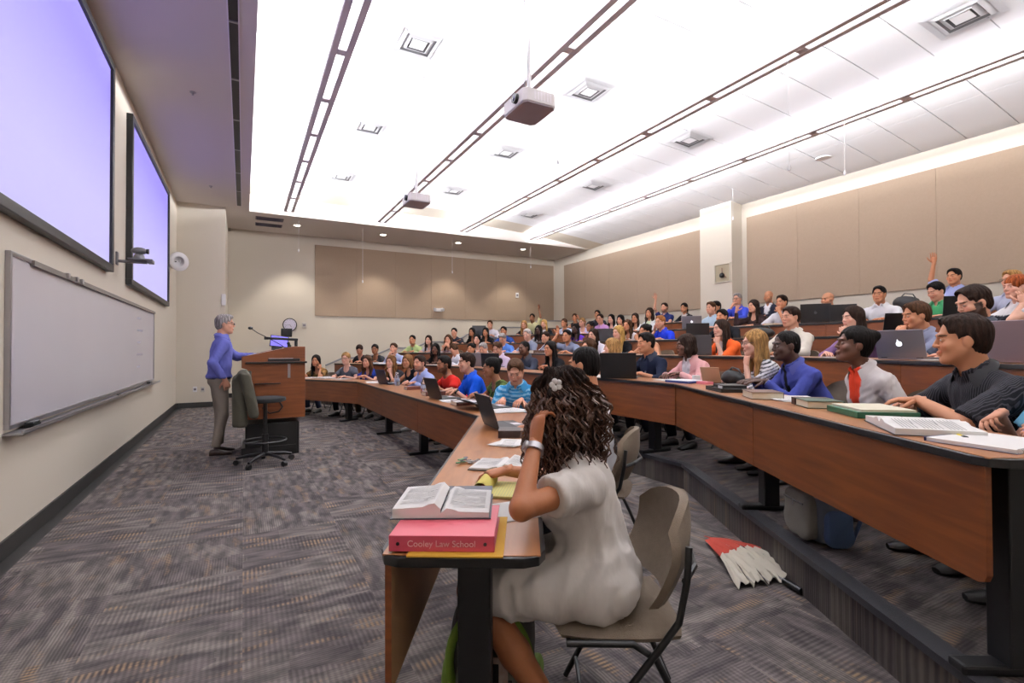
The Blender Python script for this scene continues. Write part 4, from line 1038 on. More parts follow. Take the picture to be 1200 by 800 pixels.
# ================================================================ seated people, row by row
M_seatf = mat('chair_fabric', '#6f6152', .95, bump=.5, bscale=300, noise='#5d5145', nscale=40)
M_shell = mat('chair_shell', '#2a2724', .5)
def make_chair():
    t = empty('padded_chair', (0, 0, 0), 0, 'padded chair', 'chair', 'padded chairs behind the desks')
    m_ = MB(); P = []
    for i in range(7):
        y = -.21+.42*i/6; row = []
        for j in range(9):
            x = -.22+.44*j/8; e = max(abs(x)/.22, abs(y)/.21)
            xx = x*(1-.10*(abs(y)/.21)**3); row.append((xx, y*(1-.12*(abs(x)/.22)**3), .455-.035*e**4-.012*math.cos(x*6)))
        P.append(row)
    m_.grid([r[::-1] for r in P]); m_.grid([[(p[0]*.98, p[1]*.98, p[2]*.0+.405) for p in r] for r in P])
    rim = [P[0][j] for j in range(9)]+[P[i][8] for i in range(1, 7)]+[P[6][j] for j in range(7, -1, -1)]+[P[i][0] for i in range(5, 0, -1)]
    low = [(p[0]*.98, p[1]*.98, .405) for p in rim]; n = len(rim)
    m_.add(rim+low, [(q, n+q, n+(q+1) % n, (q+1) % n) for q in range(n)])
    m_.build('seat', M_seatf, t, smooth=True)
    m_ = MB(); P = []; Pb = []
    for i in range(8):
        v = i/7; r = []; rb = []
        for j in range(11):
            u = -1+2*j/10; w = .232*(1-.16*v**5-.10*(1-v)**4)
            x = u*w; z = .49+.31*v-.07*abs(u)**3.5*max(0, v-.4)*1.7+.03*abs(u)**3*max(0, .4-v); y = -.185-.06*v+.085*(u*u)-.03*math.sin(v*3)
            r.append((x, y+.018, z)); rb.append((x*.985, y-.012, z))
        P.append(r); Pb.append(rb)
    m_.grid([r[::-1] for r in P][::-1]); m_.grid([r[::-1] for r in Pb])
    rim = lambda A: [A[0][j] for j in range(11)]+[A[i][10] for i in range(1, 8)]+[A[7][j] for j in range(9, -1, -1)]+[A[i][0] for i in range(6, 0, -1)]
    a, b = rim(P), rim(Pb); n = len(a); m_.add(a+b, [(q, n+q, n+(q+1) % n, (q+1) % n) for q in range(n)])
    m_.build('backrest', M_seatf, t, smooth=True)
    for sd in (1, -1):
        x = sd*.235
        m_ = MB(); m_.tube([(x*.97, -.20, .70), (x*1.01, -.19, .60), (x*1.02, -.165, .48), (x, -.11, .40), (x, .03, .22), (x, .14, .012)], .011, 8)
        m_.build('leg', M_black, t, smooth=True)
        m_ = MB(); m_.tube([(x*.95, .17, .405), (x*.95, -.03, .405), (x*.95, -.10, .36), (x*.95, -.18, .2), (x*.95, -.26, .012)], .011, 8); m_.build('leg', M_black, t, smooth=True)
    m_ = MB().cyl((-.22, .10, .09), (.22, .10, .09), .008, 6).cyl((-.22, -.22, .10), (.22, -.22, .10), .008, 6).cyl((-.22, .16, .40), (.22, .16, .40), .009, 6); m_.build('stretcher', M_black, t)
    m_ = MB().tube([(-.235, -.185, .60), (-.15, -.24, .61), (0, -.27, .61), (.15, -.24, .61), (.235, -.185, .60)], .011, 8); m_.build('back_brace', M_black, t)
    return t
chair0 = None
def chair_at(pos, z, rz, label):
    global chair0
    if chair0 is None: chair0 = make_chair(); c = chair0
    else: c = copy_tree(chair0)
    c.location = (pos[0], pos[1], z); c.rotation_euler = (0, 0, rz); c['label'] = label; return c
PROF = np.array([-.6, 5.9])
ROWN = {1: 'front row', 2: 'second row', 3: 'third row', 4: 'fourth row', 5: 'fifth row', 6: 'back row'}
PEOPLE = []
def seat_person(px, py, row, desc, sex='m', skin='l', hair='short', hairc='dark', top='#d8d8e0', style=None, off=.75, look=None, turn=0, **kw):
    h = row_hit(px, row, off, py); t, pos, wing = h; hz = CAM_H+ray(px, py)[2]*t; tz = tier_z(row); tgt = hz-tz
    d = FACE_DIR[wing]; th = math.atan2(-d[0], d[1])+turn
    d = np.array([-math.sin(th), math.cos(th)])
    lp = PROF if look is None else np.array(look, float)
    v = lp-pos; la = math.atan2(-v[0], v[1])-th; la = (la+math.pi) % (2*math.pi)-math.pi
    la += random.uniform(-.12, .12)
    body = max(-.45, min(.45, la*.32)); th2 = th+body; yaw = max(-1.15, min(1.15, la-body))
    tors = .47*min(1.10, max(.93, tgt/1.15)); cl = min(.997, max(.87, (tgt-.672)/(tors+.05))); lean = math.acos(cl)
    lean = kw.pop('lean', lean)
    d2 = np.array([-math.sin(th2), math.cos(th2)]); fo = math.sin(lean)*(tors+.05)+.03
    root = pos-d2*fo; dist = t
    s = dict(sex=sex, skin=skin, hair=hair, hairc=hairc, top=top, style=style or ('polo' if sex == 'm' else 'scoop'), lean=lean, tors=tors, yaw=yaw, pitch=-.04, arm=('desk', 'desk'), sleeve=.55)
    depth = float(np.dot(np.array([*pos, hz-CAM_H]), CF))
    s['res'] = 1 if depth < 4.2 else 2 if depth < 6.0 else 3 if depth < 9.5 else 4
    s['hs'] = 1.0
    s['pants'] = random.choice(['#1b1d24', '#23252c', '#2a3042', '#3a3228', '#15151a'])
    s.update(kw)
    # keep the hands on this figure's own desk: turn desk frame into body frame when twisted
    r, J = build_person(s)
    r.location = (root[0], root[1], tz); r.rotation_euler = (0, 0, th2)
    tag(r, 'person '+desc, 'person')
    PEOPLE.append((px, r, J, s))
    return r
P_ = seat_person
DK = '#101116'
# ---- front row (left to right in the picture)
P_(370, 424, 1, 'in brown patterned top at the far end of the front row beside the lectern', 'f', 't', 'long', 'black', '#4a3320', pat='print', pc='#8a6a3c', arm=('desk', 'cheek'))
P_(405, 418, 1, 'in dark grey short-sleeved top, second from the far end of the front row', 'f', 'p', 'pony', 'fair', '#4b4d55', glasses=1)
P_(430, 424, 1, 'in navy blue blouse with forearms crossed on the front row desk', 'f', 'l', 'wavy', 'brown', '#1c2f78', style='vee', arm=('fold', 'fold'))
P_(458, 424, 1, 'in dark grey top smiling, front row between navy blouse and black sleeveless top', 'f', 'p', 'wavy', 'light', '#26262c', arm=('fold', 'chin'), smile=1)
P_(477, 421, 1, 'in black sleeveless top, front row, beside the light blue shirt', 'f', 't', 'bob', 'light', DK, sleeve=0, arm=('desk', 'lap'), pants='#b9a98c', off=.82)
P_(491.5, 424, 1, 'in light blue button shirt looking sideways in the front row', 'm', 'l', 'short', 'dark', '#a9b6e6', style='collar', sleeve=1.9, beard=.5, arm=('desk', 'desk'), pants='#39425e', shoe='#d9d9dc')
P_(520, 425, 1, 'in red t-shirt with white emblem in the front row', 'm', 'b', 'short', 'black', '#b3231d', style='tee', beard=.7, pat='emblem', pc='#e8e0dc', arm=('desk', 'desk'))
P_(547, 422, 1, 'in bright blue polo shirt behind a laptop in the front row', 'm', 'l', 'short', 'dark', '#1450c8', style='polo', sleeve=.7, arm=('type', 'type'), watch=1, watchc='black', res=2)
P_(576, 428, 1, 'in green patterned blouse in the front row', 'f', 'b', 'bun', 'black', '#4c5c2c', sleeve=.35, pat='print', pc='#26301a', pc2='#8a9a52', arm=('desk', 'desk'), off=.82, res=2)
P_(604, 431, 1, 'in turquoise striped polo shirt typing with head bowed', 'm', 'l', 'short', 'brown', '#2f86bd', style='polo', sleeve=.8, pat='stripe_h', pc='#8fc3e0', per=.034, arm=('type', 'type'), pitch=-.45, look=(1.2, 2.6), turn=.75, off=.72, res=1)
P_(684, 423, 1, 'in white t-shirt seen from behind, next to the curly haired person', 'm', 't', 'buzz', 'black', '#cfd0d6', style='tee', sleeve=.6, arm=('desk', 'type'), off=.78, res=1, turn=-.2)
# ---- second row
P_(421, 409, 2, 'in black v-neck top looking down at papers, far end of second row', 'f', 'l', 'pony', 'dark', DK, style='vee', pitch=-.5, arm=('write', 'desk'))
P_(439, 411, 2, 'in charcoal top, second from the far end of the second row', 'f', 'b', 'bun', 'black', '#2f3034')
P_(461, 406.5, 2, 'in pale blue shirt and dark tie with hand raised to chest, far second row', 'm', 'l', 'short', 'brown', '#b3bfe2', style='collar', sleeve=1.9, tie='#26285a', arm=('mouth', 'desk'))
P_(510, 411, 2, 'in black top turned away in the second row above the red t-shirt', 'f', 'd', 'wavy', 'black', '#0e0e12', sleeve=1.5)
P_(532, 407, 2, 'in white dress shirt bent low over papers in the second row', 'm', 'l', 'balding', 'brown', '#e4e4ec', style='collar', sleeve=1.9, pitch=-.7, arm=('write', 'desk'), look=(4.0, 12))
P_(552, 409.5, 2, 'in navy top with hand over mouth in the second row', 'f', 't', 'pony', 'black', '#1d2a52', arm=('mouth', 'desk'), off=1.02)
P_(566, 408, 2, 'in white shirt behind a grey laptop in the second row', 'm', 'l', 'short', 'grey', '#e9e9f0', style='collar', sleeve=1.9, pitch=-.35, arm=('type', 'type'))
P_(583, 406, 2, 'in pale pink shirt looking down behind a black laptop', 'm', 'l', 'short', 'brown', '#d9c6dc', style='collar', sleeve=1.9, pitch=-.4, arm=('type', 'type'))
P_(614, 407, 2, 'in dark slate shirt in the second row, above the turquoise striped polo', 'm', 'd', 'buzz', 'black', '#2a2d3a', style='collar', sleeve=1.9)
P_(644.5, 408, 2, 'in black cardigan with clasped hands on the second row desk', 'f', 't', 'long', 'black', '#0d0e12', style='vee', sleeve=1.8, arm=('fold', 'fold'))
P_(690, 404, 2, 'in dark brown top, second row, behind the white t-shirt', 'f', 'l', 'wavy', 'brown', '#2a2022', sleeve=1.5, res=3)
P_(717, 404, 2, 'in white blouse behind the open black laptop of the second row', 'f', 'p', 'bob', 'fair', '#dedee6', style='collar', sleeve=1.8, arm=('desk', 'desk'), look=(0.5, 9))
P_(757, 399, 2, 'in dark navy button shirt with arm stretched over to the next seat', 'm', 't', 'short', 'black', '#141a2c', style='collar', sleeve=1.4, buttons=1, arm=(dict(t=(.34, .36, .93), d=(1, .3, -.1), n=(0, 0, 1), c=.7, p=(.3, -.2, -1)), 'desk'), res=2)
P_(804, 401, 2, 'in pale pink blazer over white top in the second row', 'f', 'd', 'bob', 'dark', '#e0a9a8', style='suit', sleeve=1.9, inner='#e8e2e6', arm=('desk', 'fold'), wide=1.08, res=1)
P_(884, 398, 2, 'in black and white striped top resting chin on bent wrist', 'f', 'p', 'long', 'fair', '#e4e2e6', pat='stripe_h', pc='#14161f', per=.024, sleeve=1.2, glasses=1, arm=('desk', 'chin'), res=1, off=.70)
P_(921, 402, 2, 'in violet-blue dress shirt and black tie with hands forward on the desk', 'm', 'k', 'buzz', 'black', '#383f80', style='collar', sleeve=1.92, tie='#08080c', arm=(dict(t=(.04, .50, .80), d=(-.2, 1, 0), c=.25), dict(t=(-.10, .50, .80), d=(.1, 1, 0), c=.25)), watch=1, wide=1.08, res=1)
P_(1000, 399, 2, 'in white cardigan over orange top with gold necklace', 'f', 'd', 'bun', 'black', '#d8d2d2', style='suit', sleeve=1.9, inner='#d8452c', arm=('lap', 'lap'), pitch=.15, res=1)
P_(1128, 392, 2, 'smiling in dark pinstriped short-sleeved shirt, forearm on the second row desk', 'm', 't', 'short', 'dark', '#1c1c20', style='collar', sleeve=.95, topmat=pin_mat(), hl=.012, arm=('desk', dict(t=(.0, .46, .80), d=(.3, 1, 0), n=(0, 0, 1), c=.4, p=(-1, -.2, -.4))), smile=1, wide=1.14, fat=1.2, armfat=1.1, res=0, hs=1.02, off=.80)
P_(1246, 395, 2, 'in light turquoise top writing with a blue pen at the right picture edge', 'f', 'l', 'wavy', 'brown', '#6fb0d0', style='scoop', sleeve=.6, arm=('write', 'write'), res=1, off=.72)
# ---- third row
P_(483, 397.5, 3, 'in pale green shirt and green tie in the third row', 'm', 't', 'short', 'black', '#b7c98c', style='collar', sleeve=1.9, tie='#5f7c5c')
P_(502, 399.5, 3, 'in light grey blouse, third row, beside the green shirt', 'f', 'p', 'long', 'dark', '#bdb8c2', style='vee', sleeve=1.5)
P_(525, 397, 3, 'in white print blouse with hands clasped near face, far third row', 'f', 'l', 'wavy', 'brown', '#ddd3d6', pat='print', pc='#a9808c', sleeve=1.5, arm=('mouth', 'mouth'))
P_(559, 398, 3, 'in white and black top in the third row', 'f', 'p', 'long', 'black', '#d8d8e0', pat='yoke', pc='#e2e2ea', sleeve=1.2)
P_(589, 395, 3, 'in sky blue shirt bending over papers in the third row', 'm', 'l', 'short', 'grey', '#5f8ad8', style='collar', sleeve=1.9, pitch=-.5, fat=1.15, arm=('write', 'desk'))
P_(617.5, 390, 3, 'in steel grey shirt in the third row, looking down', 'm', 'p', 'short', 'white', '#7c8296', style='collar', sleeve=1.4, pitch=-.25, fat=1.15)
P_(639, 394, 3, 'in white and navy blouse with papers in the third row', 'f', 'l', 'pony', 'dark', '#d6d8e2', pat='print', pc='#26325e', sleeve=1.5)
P_(664, 392, 3, 'in grey polo shirt raising a bent arm high in the third row', 'm', 't', 'short', 'black', '#767c92', style='polo', sleeve=.6, arm=(dict(t=(.25, .28, 1.13), d=(.1, -.05, 1), n=(0, -1, 0), c=.12, p=(.4, .3, -1)), 'desk'))
P_(695, 391, 3, 'in white shirt, third row, left of the black top', 'f', 'p', 'long', 'dark', '#e6e2ee', style='collar', sleeve=1.5)
P_(724.5, 387.5, 3, 'in black top with long loose sleeves smiling in the third row', 'f', 'p', 'long', 'blonde', '#0f1014', style='vee', sleeve=1.6, smile=1)
P_(756, 386, 3, 'in beige top hidden behind the navy shirt, third row', 'f', 't', 'bun', 'black', '#c9a68a', sleeve=0)
P_(845, 382, 3, 'in orange blouse with white scarf, fist at chin, third row', 'f', 'p', 'long', 'dark', '#e0602c', style='suit', inner='#e8e0e4', sleeve=.9, arm=('desk', 'chin'), res=1)
P_(927, 368, 3, 'in cream shirt in the third row, behind the violet-blue shirt', 'm', 'l', 'short', 'dark', '#d8d2c6', style='collar', sleeve=1.9, arm=('desk', 'desk'), off=.85)
P_(1000, 369, 3, 'in lilac top with fingers at lips in the third row', 'f', 'p', 'long', 'dark', '#7a5c86', style='scoop', sleeve=1.5, arm=('desk', 'mouth'), hs=1.02)
P_(1074, 366, 3, 'in grey-blue short-sleeved shirt with both hands folded before the mouth', 'm', 't', 'short', 'brown', '#7c8096', style='collar', sleeve=.8, arm=('mouth', 'mouth'), res=1, pitch=-.1)
P_(1142, 350, 3, 'in slate grey shirt leaning forward at right, above the pinstriped shirt', 'm', 'l', 'short', 'dark', '#3a3d49', style='collar', sleeve=1.6, beard=.95, hl=.02, pitch=-.32, fat=1.25, wide=1.12, arm=('desk', 'desk'), res=1, hs=1.06)
# ---- fourth row
P_(532, 389, 4, 'in dark shirt at the far end of the fourth row', 'm', 'l', 'short', 'black', '#2a2c36')
P_(553, 389, 4, 'in black top with arm stretched along the fourth row desk', 'f', 'b', 'long', 'black', '#0c0d10', style='vee', sleeve=1.4, arm=(dict(t=(.45, .2, .85), d=(1, .2, -.3), p=(0, -.5, -1)), 'desk'))
P_(569, 390.5, 4, 'in black v-neck dress in the fourth row beside the grey board', 'f', 't', 'long', 'black', '#111115', style='vee', sleeve=1.2, off=.9)
P_(590, 388, 4, 'in royal blue top mostly hidden in the fourth row', 'm', 't', 'short', 'black', '#24407e')
P_(631, 386, 4, 'in grey striped top in the fourth row', 'f', 'k', 'wavy', 'black', '#8e9096', pat='stripe_h', pc='#c0c2c8', per=.05, sleeve=1.5)
P_(674, 384, 4, 'in purple top with arm out in the fourth row', 'f', 'k', 'long', 'black', '#56309a', glasses=1, sleeve=1)
P_(691, 381, 4, 'in brown top, fourth row, turned to the front', 'f', 'b', 'bun', 'black', '#4a2c22', sleeve=.5)
P_(735, 380, 4, 'in white sleeveless top in the fourth row', 'f', 't', 'wavy', 'brown', '#ece8ec', sleeve=0)
P_(773.5, 375.5, 4, 'in bright blue polo shirt with hand on chin in the fourth row', 'm', 'l', 'short', 'ginger', '#2038c0', style='polo', sleeve=.8, arm=('cheek', 'desk'), glasses=1)
P_(846, 369, 4, 'in black shirt stretched over the fourth row desk', 'm', 't', 'short', 'black', '#121318', style='collar', sleeve=1.2, arm=('desk', 'desk'), wide=1.1)
P_(1191, 332, 4, 'in white collar and dark vest with raised palm at the right edge', 'f', 'p', 'fringe', 'red', '#1b1b22', pat='yoke', pc='#e2e0e4', style='collar', arm=('desk', 'cheek'), res=2, sleeve=.5)
# ---- fifth row
P_(574, 379, 5, 'in white shirt sitting tall at the far end of the fifth row', 'm', 'l', 'short', 'brown', '#e9e6f4', style='collar', sleeve=1.6)
P_(614, 381, 5, 'in dark top behind a dark screen, far fifth row', 'f', 'l', 'long', 'fair', '#23232a')
P_(637.5, 379, 5, 'in black jacket over white in the fifth row', 'f', 'p', 'long', 'blonde', '#111218', style='suit', sleeve=1.8)
P_(661, 377, 5, 'in pale blue top, fifth row near the right room corner', 'f', 't', 'pony', 'brown', '#c9d4ec')
P_(682, 376, 5, 'in lavender top reading a sheet held up in the fifth row', 'f', 'p', 'pony', 'fair', '#c9c6e8', glasses=1)
P_(703, 372, 5, 'in pink-violet shirt smiling in the fifth row', 'm', 'l', 'short', 'dark', '#c294cc', style='collar', sleeve=1.4, smile=1)
P_(716, 372, 5, 'in white top with dark hair over the shoulders, fifth row', 'f', 'p', 'long', 'black', '#f0eef4', sleeve=1, off=.92)
P_(727, 374, 5, 'in black and white top leaning on the fifth row desk', 'f', 'l', 'bob', 'black', '#1a1a20', sleeve=.5, off=.58)
P_(744, 371, 5, 'in ivory blouse in the fifth row beside the raised hand', 'f', 't', 'long', 'dark', '#e8e4e4', sleeve=1.6)
P_(761, 365, 5, 'in white jacket in the fifth row, left of the navy polo', 'f', 't', 'wavy', 'dark', '#eceef0', style='suit', inner='#c8d4b8', sleeve=1.8)
P_(833, 359, 5, 'in pale aqua shirt, fifth row, in front of the wall pilaster', 'm', 'l', 'short', 'brown', '#b9cfe0', style='collar', sleeve=1.6, off=.62)
P_(883, 356.5, 5, 'in dark brown top over red sleeves, elbow up, fifth row', 'f', 'l', 'long', 'dark', '#2a1c1c', arm=(dict(t=(.25, .36, 1.05), d=(-.3, 0, 1), n=(0, 1, 0), c=.6, p=(.2, .2, -1)), 'desk'), sleeve=1.9)
P_(916, 352, 5, 'in white dress shirt with chin on fist in the fifth row', 'm', 't', 'short', 'dark', '#ecebf2', style='collar', sleeve=.9, arm=('desk', 'mouth'), res=2)
P_(970, 349, 5, 'in salmon shirt behind two black laptops', 'm', 't', 'bald', 'dark', '#e59a7e', style='collar', sleeve=1.5, beard=.6, res=2)
P_(1030, 342.5, 5, 'in white open-collared shirt by himself in the fifth row', 'm', 't', 'short', 'black', '#eeeef4', style='collar', sleeve=1.6, res=2, wide=1.08, look=(2.5, 3))
P_(1097.5, 338, 5, 'in green shirt looking down in the fifth row', 'm', 'l', 'short', 'black', '#3f8a5c', style='collar', pitch=-.35, sleeve=.8, res=2, off=.68)
P_(1186, 318, 5, 'in pale striped shirt at the upper right edge', 'm', 'l', 'short', 'fair', '#b4b6cc', style='collar', sleeve=1.6, glasses=1, off=.95, res=2)
# ---- back row
P_(623.5, 371, 6, 'in pale yellow shirt raising one hand at the far end of the back row', 'm', 'b', 'short', 'black', '#e4dfae', style='collar', sleeve=.9, arm=('desk', 'raise'))
P_(673.5, 371, 6, 'in black vest with hand at the head in the back row', 'f', 't', 'short', 'brown', '#16161a', sleeve=0, arm=('desk', 'head'))
P_(700, 367, 6, 'in dark top mostly hidden behind the pink-violet shirt', 'm', 't', 'short', 'black', '#24242c')
P_(778.5, 359, 6, 'in navy blue polo shirt raising one arm straight up', 'm', 'l', 'short', 'dark', '#1b2350', style='polo', beard=.7, arm=('raise', 'desk'), wide=1.08)
P_(801.5, 359, 6, 'in black blazer over pale top in the back row', 'f', 't', 'pony', 'black', '#141418', style='suit', inner='#d6d0d0', sleeve=1.9)
P_(839, 354.5, 5, 'in light top hidden behind the aqua shirt, by the pilaster', 'm', 't', 'short', 'black', '#cfd6e0', off=1.02)
P_(864, 347.5, 6, 'in royal blue shirt with glasses at the foot of the wall pilaster', 'm', 'l', 'short', 'grey', '#3f4fc0', style='collar', sleeve=1.8, glasses=1, fat=1.2, arm=('mouth', 'desk'), off=.62)
P_(900.5, 344.5, 6, 'in black jacket and white collar, upright in the back row', 'm', 't', 'bald', 'dark', '#1a1a26', style='suit', inner='#e4e2ea', sleeve=1.9, beard=.5)
P_(1118, 319, 6, 'in pale blue shirt raising a fist high against the fabric wall', 'm', 't', 'short', 'black', '#a5aede', style='collar', sleeve=.9, arm=('raise', 'desk'), res=2, off=.62)
# chairs for all of them
for i, (px, r, J, s) in enumerate(PEOPLE):
    c = chair_at(r.location, r.location[2], r.rotation_euler[2], '')
    words = r['label'].replace('person ', '').split()[:9]
    while words[-1].strip(',') in ('in', 'the', 'of', 'with', 'and', 'at', 'a', 'over', 'to', 'behind', 'on', 'by', 'looking', 'one', 'above', 'beside', 'next', 'forearm', 'dark', 'black', 'white', 'far', 'left', 'leaning', 'front', 'second', 'third', 'fourth', 'fifth', 'back', 'open', 'raising', 'between', 'both', 'hands', 'two', 'mostly'): words.pop()
    c['label'] = 'padded chair under person '+' '.join(words).rstrip(',')
# ---- lecturer
s = dict(sex='m', skin='l', hair='short', hairc='grey', top='#6468b0', style='collar', sleeve=1.93, lean=.06, tors=.525, stand=True, size=.98, yaw=-.25, pitch=-.02, res=1, tie='#23284f', fat=1.08, glasses=1,
         arm=(dict(t=(.235, .03, .93), d=(-.1, .3, -1), n=(1, 0, 0), c=.5, p=(.3, -1, 0)), dict(t=(-.16, .47, 1.215), d=(0, 1, -.1), n=(0, 0, 1), c=.3, p=(-.6, -.2, -.8))),
         legs=(((.10, .03, .50), (.11, -.05, .09)), ((-.10, .03, .50), (-.11, .02, .09))), pants='#8d8378', shoe='#2c1a12')
r, J = build_person(s); r.location = (-.27, 7.25, 0); r.rotation_euler = (0, 0, math.radians(-80)); tag(r, 'lecturer in violet-blue shirt, tie and khaki trousers standing with one hand on the lectern', 'person'); r.name = 'person'
MB().tube([(0, 0, 0), (0, 0, .035)], [.140, .140], 24, flat=1.22).build('belt', M_black, r, smooth=True, loc=(0, .0, .935))
# ---- the person with curly hair in the foreground
def dress_fn(F, J):
    for i in (0, 1):
        H, K = J['H%d' % i], J['K%d' % i]; F.cap(H+np.array([0, -.02, .02]), H+(K-H)*.86, .115, .083, .05, flat=True)
    F.ell(J['P0']+np.array([0, .03, -.02]), (.175, .142, .115), .05); F.cap(J['H0']+np.array([-.09, .1, -.02]), J['K0']*.86+J['H0']*.14+np.array([-.12, 0, -.01]), .09, .07, .06, flat=True)
    F.cut((0, 0, -1), (0, 0, .405))
M_dress = attr_mat('dress_cotton', .9, .6, 14, (1, 1, .4), spec=.15)
s = dict(sex='f', skin='#9c6240', hair='curlybig', hairc='#1d100b', top='#d3cdc9', style='scoop', sleeve=.55, lean=.20, tors=.425, yaw=-.25, pitch=-.12, res=0, topmat=M_dress, topname='dress', dress=dress_fn, bare_legs=True, shoe='#6b5a48',
         arm=(dict(t=(.30, .33, .80), d=(-.45, .8, -.1), n=(0, 0, 1), c=.6, p=(1, -.3, -.5)), dict(t=(-.15, .215, 1.0), d=(.45, -.15, 1), n=(-.5, .8, 0), c=.6, p=(-.9, .35, -.7))),
         legs=((.10, .43, .22), (-.09, .42, .15)), loose=.016, watch=1)
WR = np.array([1.085, 1.395]); WRZ = math.atan2(CS, SN)
r, J = build_person(s); r.location = (WR[0], WR[1], 0); r.rotation_euler = (0, 0, WRZ)
tag(r, 'person in cream short-sleeved dress with a bracelet watch, leaning on one elbow nearest the camera', 'person')
W_R = r
# curls
rg = random.Random(5); m_ = MB(); Hc, Rh = J['Hc'], J['Rh']; hs = J['hs']
for q in range(640):
    a = rg.uniform(0, 2*math.pi); e = rg.random()
    if math.sin(a) > .55 and e > .35: continue          # keep the face side open
    st = Hc+Rh @ np.array([.078*math.cos(a)*(1-e*.75), -.02+.095*math.sin(a)*(1-e*.75), .05+.062*e])
    out = Rh @ np.array([math.cos(a), math.sin(a)*.9-.25, 0]); ln = rg.uniform(.22, .40); spread = rg.uniform(.02, .07)*(.75 if math.cos(a)*0+math.sin(a) < -.3 else 1)
    n = 26; tw = rg.uniform(0, 6); rad = rg.uniform(.006, .013); turns = ln/.032; pts = []
    for k in range(n+1):
        t = k/n; c = st+out*(spread*math.sin(min(1, t*2.2)*math.pi/2)+.01*t)+np.array([0, 0, .02*math.sin(t*3)-ln*t])
        c = c+out*.02*math.sin(t*5+tw); ang = tw+turns*t*2*math.pi*.62
        pts.append(c+np.array([math.cos(ang), math.sin(ang), 0])*rad)
    m_.tube(pts, [.0036*(1-.5*(k/n)**2) for k in range(n+1)], 3, cap=False)
M_curl = mat('curl_strands', '#1f110b', .5, noise='#5e3822', nscale=9); M_curl.node_tree.nodes['Principled BSDF'].inputs['Specular IOR Level'].default_value = .5
hairo = [c for c in r.children if c.name.startswith('hair')][0]
co = m_.build('curls', M_curl, hairo, smooth=True); co['kind'] = 'stuff'
fl_ = MB()
for k in range(5): a = 2*math.pi*k/5; fl_.sphere((.012*math.cos(a), 0, .012*math.sin(a)), .010, 8, 5, (1, .5, 1))
f_ = fl_.build('hair_clip', M_white, r, smooth=True); f_.location = Hc+Rh @ np.array([-.12, -.02, .075]); f_.rotation_euler = (0, 0, math.pi/2)
chair_at((WR[0]+.04, WR[1]-.02), 0, WRZ, 'brown padded chair with black tube legs holding the person in the cream dress')
# ================================================================ things on the desks
M_paper = mat('paper', '#e9e7e6', .8); M_page = mat('page_edges', '#d9d2bd', .9); M_print = mat('print_grey', '#a3a1a0', .9)
M_lid_black = mat('laptop_black', '#131315', .35); M_lid_silver = mat('laptop_silver', '#8e8b90', .35, .6); M_lid_rose = mat('laptop_rose', '#a5939c', .35, .5); M_key = mat('laptop_keys', '#0c0c0d', .6)
M_glow = mat('logo_glow', '#f4f6ff', .5, emit=1.2); M_scr = mat('laptop_screen', '#9db2d8', .4, emit=.5)
def desk_rz(row, px, py):
    h = row_hit(px, row, .2, py); d = FACE_DIR[h[2]]; return math.atan2(-d[0], d[1])
def spot(px, py, row, dz=0):
    if row >= 3:
        h = row_hit(px, row, .17, py); return np.array([h[1][0], h[1][1], tier_z(row)+DH+dz]), h[2]
    p = onz(px, py, tier_z(row)+DH+dz)
    # keep the thing on the worktop: clamp its distance from the front edge
    L = poly(row)
    best = None
    for i in range(3):
        A, B = L[i], L[i+1]; E = (B-A)/np.linalg.norm(B-A); q = p[:2]-A; t = q @ E; n = np.array([E[1], -E[0]]); o = q @ n
        if -.3 <= t <= np.linalg.norm(B-A)+.3 and (best is None or abs(o-.2) < abs(best[0]-.2)): best = (o, i, n)
    o, i, n = best; oc = min(.36, max(.10, o)); q = p[:2]+n*(oc-o)
    return np.array([q[0], q[1], tier_z(row)+DH+dz]), i
def put(name, px, py, row, label, cat, turn=0, dz=0, group=None):
    p, i = spot(px, py, row, dz); d = FACE_DIR[i]
    return empty(name, p+np.array([0, 0, .0008]), math.atan2(-d[0], d[1])+turn, label, cat, group)
def laptop(px, py, row, label, lid=None, tilt=18, w=.34, logo=0, turn=None, h=.23):
    """sits open on the desk, user on the -Y side, lid back facing +Y"""
    turn = (.7 if row > 1 else 0) if turn is None else turn
    t = put('laptop', px, py, row, label, 'laptop', turn, group='open laptops on the desks'); lid = lid or M_lid_black
    bs = MB().box(-w/2, w/2, -.12, .11, .004, .020).build('base', lid, t, bevel=.003)
    MB().box(-w/2+.02, w/2-.02, -.03, .09, .0195, .0215).build('keyboard', M_key, bs); MB().box(-.045, .045, -.105, -.045, .0195, .0208).build('touchpad', M_strip, bs)
    Mx = Matrix.Translation((0, .108, .02)) @ Matrix.Rotation(math.radians(-tilt), 4, 'X')
    l = MB().box(-w/2, w/2, -.0, .009, 0, h).build('lid', lid, t, bevel=.003); l.matrix_local = Mx
    MB().box(-w/2+.012, w/2-.012, -.0015, .0, .014, h-.012).build('screen', M_scr, l)
    if logo:
        m_ = MB(); m_.tube([(0, .0095, h*.5), (0, .0103, h*.5)], [.020, .020], 16); m_.sphere((.007, .010, h*.5+.026), .008, 8, 5, (.6, .06, 1)); m_.build('logo', M_glow if logo == 2 else mat('logo_dull', '#55545a', .3), l)
    for x in (-w*.36, w*.36): MB().cyl((x-.02, .109, .02), (x+.02, .109, .02), .007, 8).build('hinge', M_black, t)
    return t
def pages(w, d, h, lift=0):
    """left or right page block rising to the gutter at x=0 and falling to x=w"""
    P = []; n = 8
    for i in range(n+1):
        u = i/n; x = w*u; z = h*(1-.25*u)+.010*math.sin(min(1, u*3)*math.pi)*(1)-h*.3*(max(0, .08-u)/.08)+lift*math.sin(u*math.pi)
        P.append([(x, -d/2, z), (x, d/2, z)])
    return P
